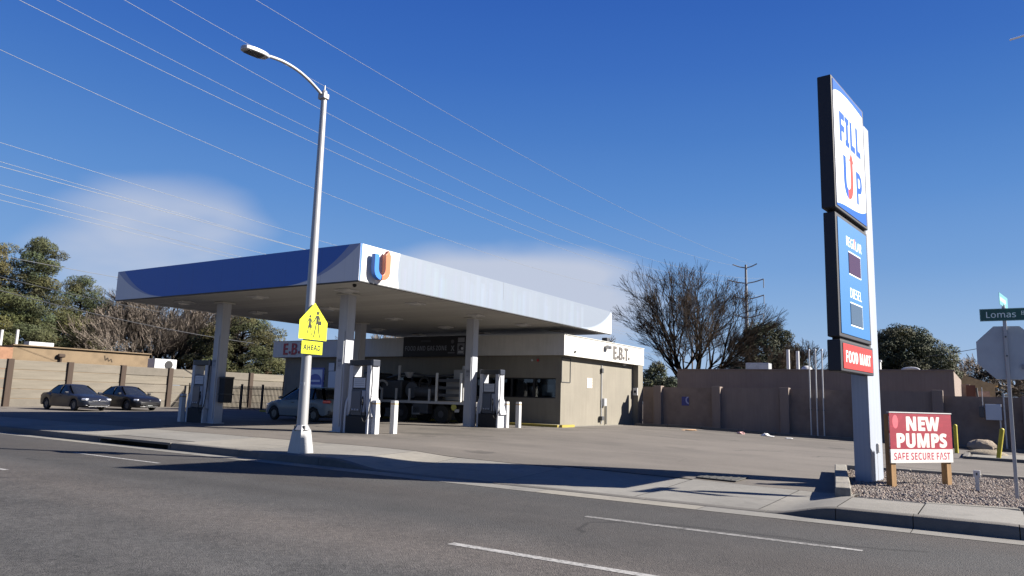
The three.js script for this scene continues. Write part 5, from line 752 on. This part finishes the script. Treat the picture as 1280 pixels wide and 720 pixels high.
  const tyre = new THREE.TorusGeometry(0.235, 0.085, 10, 26), rim = cyl(0.19, 0.19, 0.12, 20); rim.rotateX(Math.PI / 2);
  for (const ax of c.axles) for (const s of [-1, 1]) { const w = part('wheel', rim, c.rim ?? mRim, t, [ax, 0.32, s * (c.track ?? 0.76)]); const ty = part('tyre', tyre, mRubber, w); ty.scale.z = 1.25; part('tyre_wall', (() => { const q = cyl(0.235, 0.235, 0.1, 22); q.rotateX(Math.PI / 2); return q; })(), mRubber, w, [0, 0, -s * 0.03]); for (let q = 0; q < 5; q++) part('spoke', rbox(0.05, 0.17, 0.03, 0.01, 1), mRim, w, [Math.sin(q * 1.257) * 0.1, Math.cos(q * 1.257) * 0.1, s * 0.062], [0, 0, -q * 1.257]); }
  part('underbody', box(x1 - x0 - 0.7, 0.2, 1.25), mBlack, t, [(x0 + x1) / 2, 0.3, 0]);
  for (const s of [-1, 1]) part('mirror', rbox(0.1, 0.13, 0.2, 0.04), c.paint, t, [k.mirror, k.by + 0.06, s * (k.bw + 0.16)]);
  for (const s of [-1, 1]) { for (const hx of k.handles ?? []) part('door_handle', rbox(0.16, 0.03, 0.03, 0.012), c.trim ?? mDark, t, [hx, k.by - 0.14, s * (interp(c.body, hx)[2] + 0.002)]); }
  for (const [n, g, m, p, r] of c.extra) for (const s of (p[2] ? [-1, 1] : [1])) part(n, g, m, t, [p[0], p[1], p[2] * s], r && [r[0], r[1] * s, r[2] ?? 0]);
  return t;
}
const paint = (r, g, b) => new THREE.MeshPhysicalMaterial({ color: lin(r, g, b), roughness: 0.45, metalness: 0.0, clearcoat: 0.35, clearcoatRoughness: 0.08, specularIntensity: 0.6, side: THREE.DoubleSide });
const mHead = new THREE.MeshPhysicalMaterial({ color: lin(0.7, 0.72, 0.75), roughness: 0.12, metalness: 0.5, clearcoat: 1 }), mTail = new THREE.MeshPhysicalMaterial({ color: lin(0.4, 0.015, 0.02), roughness: 0.2, clearcoat: 1 }), mChrome = new THREE.MeshStandardMaterial({ color: lin(0.75, 0.75, 0.76), metalness: 1, roughness: 0.18 }), mPlate = M(0.55, 0.6, 0.6, 0.5);
const sedanBody = [[-2.3, 0.42, 0.72, 0.62], [-2.24, 0.3, 0.86, 0.74], [-2.0, 0.24, 0.96, 0.83], [-1.5, 0.2, 0.985, 0.88], [-0.6, 0.18, 0.96, 0.9], [0.6, 0.18, 0.95, 0.9], [1.2, 0.18, 0.92, 0.885], [1.8, 0.2, 0.82, 0.86], [2.1, 0.22, 0.73, 0.78], [2.24, 0.26, 0.64, 0.68], [2.3, 0.34, 0.54, 0.58]];
const sedanCab = { br: -1.9, bf: 1.12, bw: 0.77, by: 0.93, tr: -0.95, tf: 0.22, tw: 0.56, ty: 1.37, mirror: 0.72, handles: [0.0, -0.95], pillars: [[0.92, 0.2, 0.04, 0.86], [-0.2, -0.25, 0.035], [-1.45, -0.85, 0.06, 0.9], [-1.75, -0.9, 0.05, 0.75]] };
const front = (grille, lampW, chrome) => [['headlight', rbox(0.3, 0.13, lampW, 0.05), mHead, [2.06, 0.64, 0.6], [0, 0.45]], ['grille', rbox(0.1, grille, 0.8, 0.03), mBlack, [2.245, 0.53, 0]], ['grille_bar', rbox(0.06, 0.03, 0.76, 0.01), chrome, [2.295, 0.57, 0]], ['lower_grille', rbox(0.1, 0.11, 1.0, 0.03), mBlack, [2.245, 0.33, 0]], ['bumper_strip', rbox(0.06, 0.03, 1.1, 0.01), chrome, [2.285, 0.26, 0]], ['emblem', new THREE.SphereGeometry(0.045, 10, 8), chrome, [2.3, 0.61, 0]], ['fog_lamp', rbox(0.06, 0.06, 0.12, 0.02), mHead, [2.2, 0.34, 0.6]], ['taillight', rbox(0.14, 0.14, 0.3, 0.04), mTail, [-2.2, 0.76, 0.58]], ['rear_plate', box(0.02, 0.12, 0.3), mPlate, [-2.3, 0.58, 0]]];
car('parked_sedan', 'grey blue sedan parked nose out against the plank wall, left of the other sedan', [-43.55, 0.3, -21.9], 0.05, { body: sedanBody, cab: sedanCab, axles: [-1.38, 1.34], paint: paint(0.008, 0.01, 0.018), pillar: mDark, extra: front(0.1, 0.38, mChrome) });
car('parked_sedan', 'black sedan with front plate parked beside the grey blue sedan', [-43.75, 0.3, -25.0], 0.03, { body: sedanBody.map(([x, a, b, w]) => [x * 1.04, a, b, w * 1.02]), cab: { ...sedanCab, ty: 1.36 }, axles: [-1.42, 1.4], paint: paint(0.004, 0.004, 0.006), pillar: mDark, extra: [...front(0.15, 0.42, mChrome), ['front_plate', box(0.02, 0.12, 0.3), mPlate, [2.37, 0.4, 0]]] });
const suvBody = [[-2.2, 0.45, 0.8, 0.66], [-2.14, 0.32, 0.98, 0.78], [-1.95, 0.26, 1.06, 0.86], [-1.4, 0.22, 1.07, 0.9], [-0.4, 0.2, 1.04, 0.915], [0.6, 0.2, 1.02, 0.915], [1.15, 0.2, 0.98, 0.9], [1.7, 0.22, 0.88, 0.86], [2.0, 0.26, 0.77, 0.77], [2.14, 0.32, 0.66, 0.66], [2.2, 0.4, 0.56, 0.55]];
car('hatchback_car', 'silver blue hatchback with red tail lamp stopped behind the lamp post', [-27.5, 0.33, -24.6], Math.PI + 0.03, {
  body: suvBody, axles: [-1.3, 1.33], paint: paint(0.12, 0.155, 0.185), pillar: paint(0.12, 0.155, 0.185), track: 0.78,
  cab: { br: -2.02, bf: 1.25, bw: 0.8, by: 1.01, tr: -1.6, tf: 0.25, tw: 0.6, ty: 1.52, mirror: 0.8, handles: [0.05, -0.9], pillars: [[1.05, 0.22, 0.04, 0.86], [-0.2, -0.2, 0.03], [-1.15, -1.1, 0.035], [-1.9, -1.55, 0.08, 0.93]] },
  extra: [['taillight', rbox(0.36, 0.15, 0.26, 0.05), mTail, [-2.0, 0.94, 0.72], [0, -0.5]], ['rear_plate', box(0.02, 0.13, 0.32), mPlate, [-2.2, 0.72, 0]], ['rear_bumper', rbox(0.14, 0.22, 1.5, 0.06), mCharcoal, [-2.13, 0.44, 0]], ['spoiler', rbox(0.34, 0.05, 1.12, 0.02), paint(0.12, 0.155, 0.185), [-1.72, 1.57, 0]], ['headlight', rbox(0.4, 0.14, 0.3, 0.05), mHead, [1.9, 0.72, 0.62], [0, 0.5]], ['grille', rbox(0.1, 0.14, 0.8, 0.03), mBlack, [2.15, 0.55, 0]], ['reflector', rbox(0.03, 0.04, 0.18, 0.01), mTail, [-2.18, 0.5, 0.58]]] });
{
  // flatbed service truck standing between the rear pumps and the store
  const t = thing('flatbed_truck', 'dark flatbed truck loaded with machinery, parked in shade before the store', 'truck', [-25.2, 0.34, -30.1]);
  const mM = M(0.07, 0.072, 0.08, 0.55, { metalness: 0.3 }), mY = M(0.5, 0.48, 0.1, 0.6), mPale = M(0.45, 0.45, 0.46, 0.5), mDeck = M(0.22, 0.2, 0.18, 0.8), wh = cyl(0.46, 0.46, 0.3, 22); wh.rotateX(Math.PI / 2); const hub = cyl(0.2, 0.17, 0.34, 14); hub.rotateX(Math.PI / 2);
  for (const x of [-3.7, -0.3, 2.3]) for (const s of [-1, 1]) { const w = part('wheel', wh, mRubber, t, [x, 0.46, s * 0.86]); part('hub', hub, mM, w); }
  part('chassis', box(7.6, 0.24, 0.8), mBlack, t, [0.2, 0.78, 0]); part('cab', rbox(1.9, 1.75, 2.0, 0.12, 3), paint(0.02, 0.022, 0.03), t, [-3.7, 1.65, 0]); part('hood', rbox(1.1, 0.95, 1.7, 0.12, 3), paint(0.02, 0.022, 0.03), t, [-5.0, 1.2, 0]); part('cab_window', rbox(0.85, 0.6, 2.03, 0.04), mGlassDark, t, [-3.7, 2.05, 0]); part('windshield', rbox(0.06, 0.62, 1.6, 0.03), mGlassDark, t, [-4.64, 2.06, 0]); part('mirror', rbox(0.12, 0.4, 0.2, 0.03), mBlack, t, [-4.5, 1.9, 1.15]);
  for (let i = 0; i < 6; i++) part('deck_board', box(6.6, 0.08, 0.37), mDeck, t, [0.7, 1.06, -0.95 + i * 0.38]); part('deck_rail', box(6.66, 0.12, 0.06), mPale, t, [0.7, 1.02, 1.15]); part('deck_rail', box(6.66, 0.12, 0.06), mM, t, [0.7, 1.02, -1.16]);
  for (const x of [-1.6, -0.6, 0.3, 1.6]) part('stake', box(0.09, 0.62, 0.08), mPale, t, [x, 1.38, 1.13]); for (const x of [2.05, 3.55]) part('tall_stake', box(0.1, 1.42, 0.08), M(0.62, 0.62, 0.6, 0.5), t, [x, 1.78, 1.13]);
  part('headboard', rbox(0.12, 1.3, 2.1, 0.02), mM, t, [-2.5, 1.75, 0]); for (let i = 0; i < 3; i++) part('side_slat', box(1.5, 0.14, 0.05), mM, t, [2.8, 1.4 + i * 0.36, 1.06]);
  part('engine_block', rbox(1.5, 1.0, 1.2, 0.1, 3), mM, t, [-1.4, 1.62, 0.1]); part('pump_housing', (() => { const g = cyl(0.42, 0.42, 1.3, 20); g.rotateX(Math.PI / 2); return g; })(), mM, t, [0.1, 1.62, 0.1]); part('tank', (() => { const g = cyl(0.34, 0.34, 1.5, 18); g.rotateZ(Math.PI / 2); return g; })(), mM, t, [1.1, 1.55, 0.5]); part('generator', rbox(1.1, 1.1, 1.2, 0.05), M(0.2, 0.2, 0.2, 0.6), t, [2.75, 1.68, 0]); part('generator_top', rbox(0.75, 0.5, 0.7, 0.05), M(0.3, 0.3, 0.3, 0.6), t, [2.85, 2.45, 0]); part('beacon', cyl(0.12, 0.1, 0.2, 12), mPale, t, [2.9, 2.8, 0]); part('exhaust', cyl(0.07, 0.07, 1.1, 10), mPale, t, [-1.0, 2.35, 0.5]); part('funnel', cyl(0.1, 0.28, 0.3, 14), M(0.4, 0.4, 0.4, 0.5), t, [-0.4, 2.4, 0.4]);
  part('hose_coil', new THREE.TorusGeometry(0.32, 0.06, 8, 24), mRubber, t, [0.9, 1.95, 0.7]); part('hose_coil', new THREE.TorusGeometry(0.26, 0.06, 8, 24), mPale, t, [-1.9, 1.85, 0.75], [0.5, 0.3, 0]); part('boom', tube([[-2.2, 2.2, 0.2], [-0.6, 2.5, 0.3], [1.0, 2.35, 0.2], [2.2, 2.45, 0]], 0.06, 30, 8), mM, t);
  part('tool_box', rbox(1.0, 0.5, 0.4, 0.03), mM, t, [1.05, 0.7, 0.95]); part('step_box', rbox(0.5, 0.42, 0.3, 0.03), M(0.25, 0.25, 0.25, 0.5), t, [0.75, 0.6, 1.0]);
  part('placard', cyl(0.16, 0.16, 0.02, 16), mY, t, [3.15, 0.82, 1.1], [Math.PI / 2, 0, 0]); part('plate', box(0.26, 0.15, 0.02), mPale, t, [3.35, 0.66, 1.1]); part('mud_flap', box(0.05, 0.5, 0.55), mPale, t, [4.0, 0.62, 0.86]); part('tail_bar', rbox(0.12, 0.2, 2.2, 0.03), mM, t, [4.02, 0.95, 0]);
}
struct('cloud', tube([[49.7, 484, -1097.6], [75, 486.3, -1095]], 1.3, 4, 6), M(0.95, 0.95, 0.95, 1));
shade(scene);
renderer.render(scene, camera);
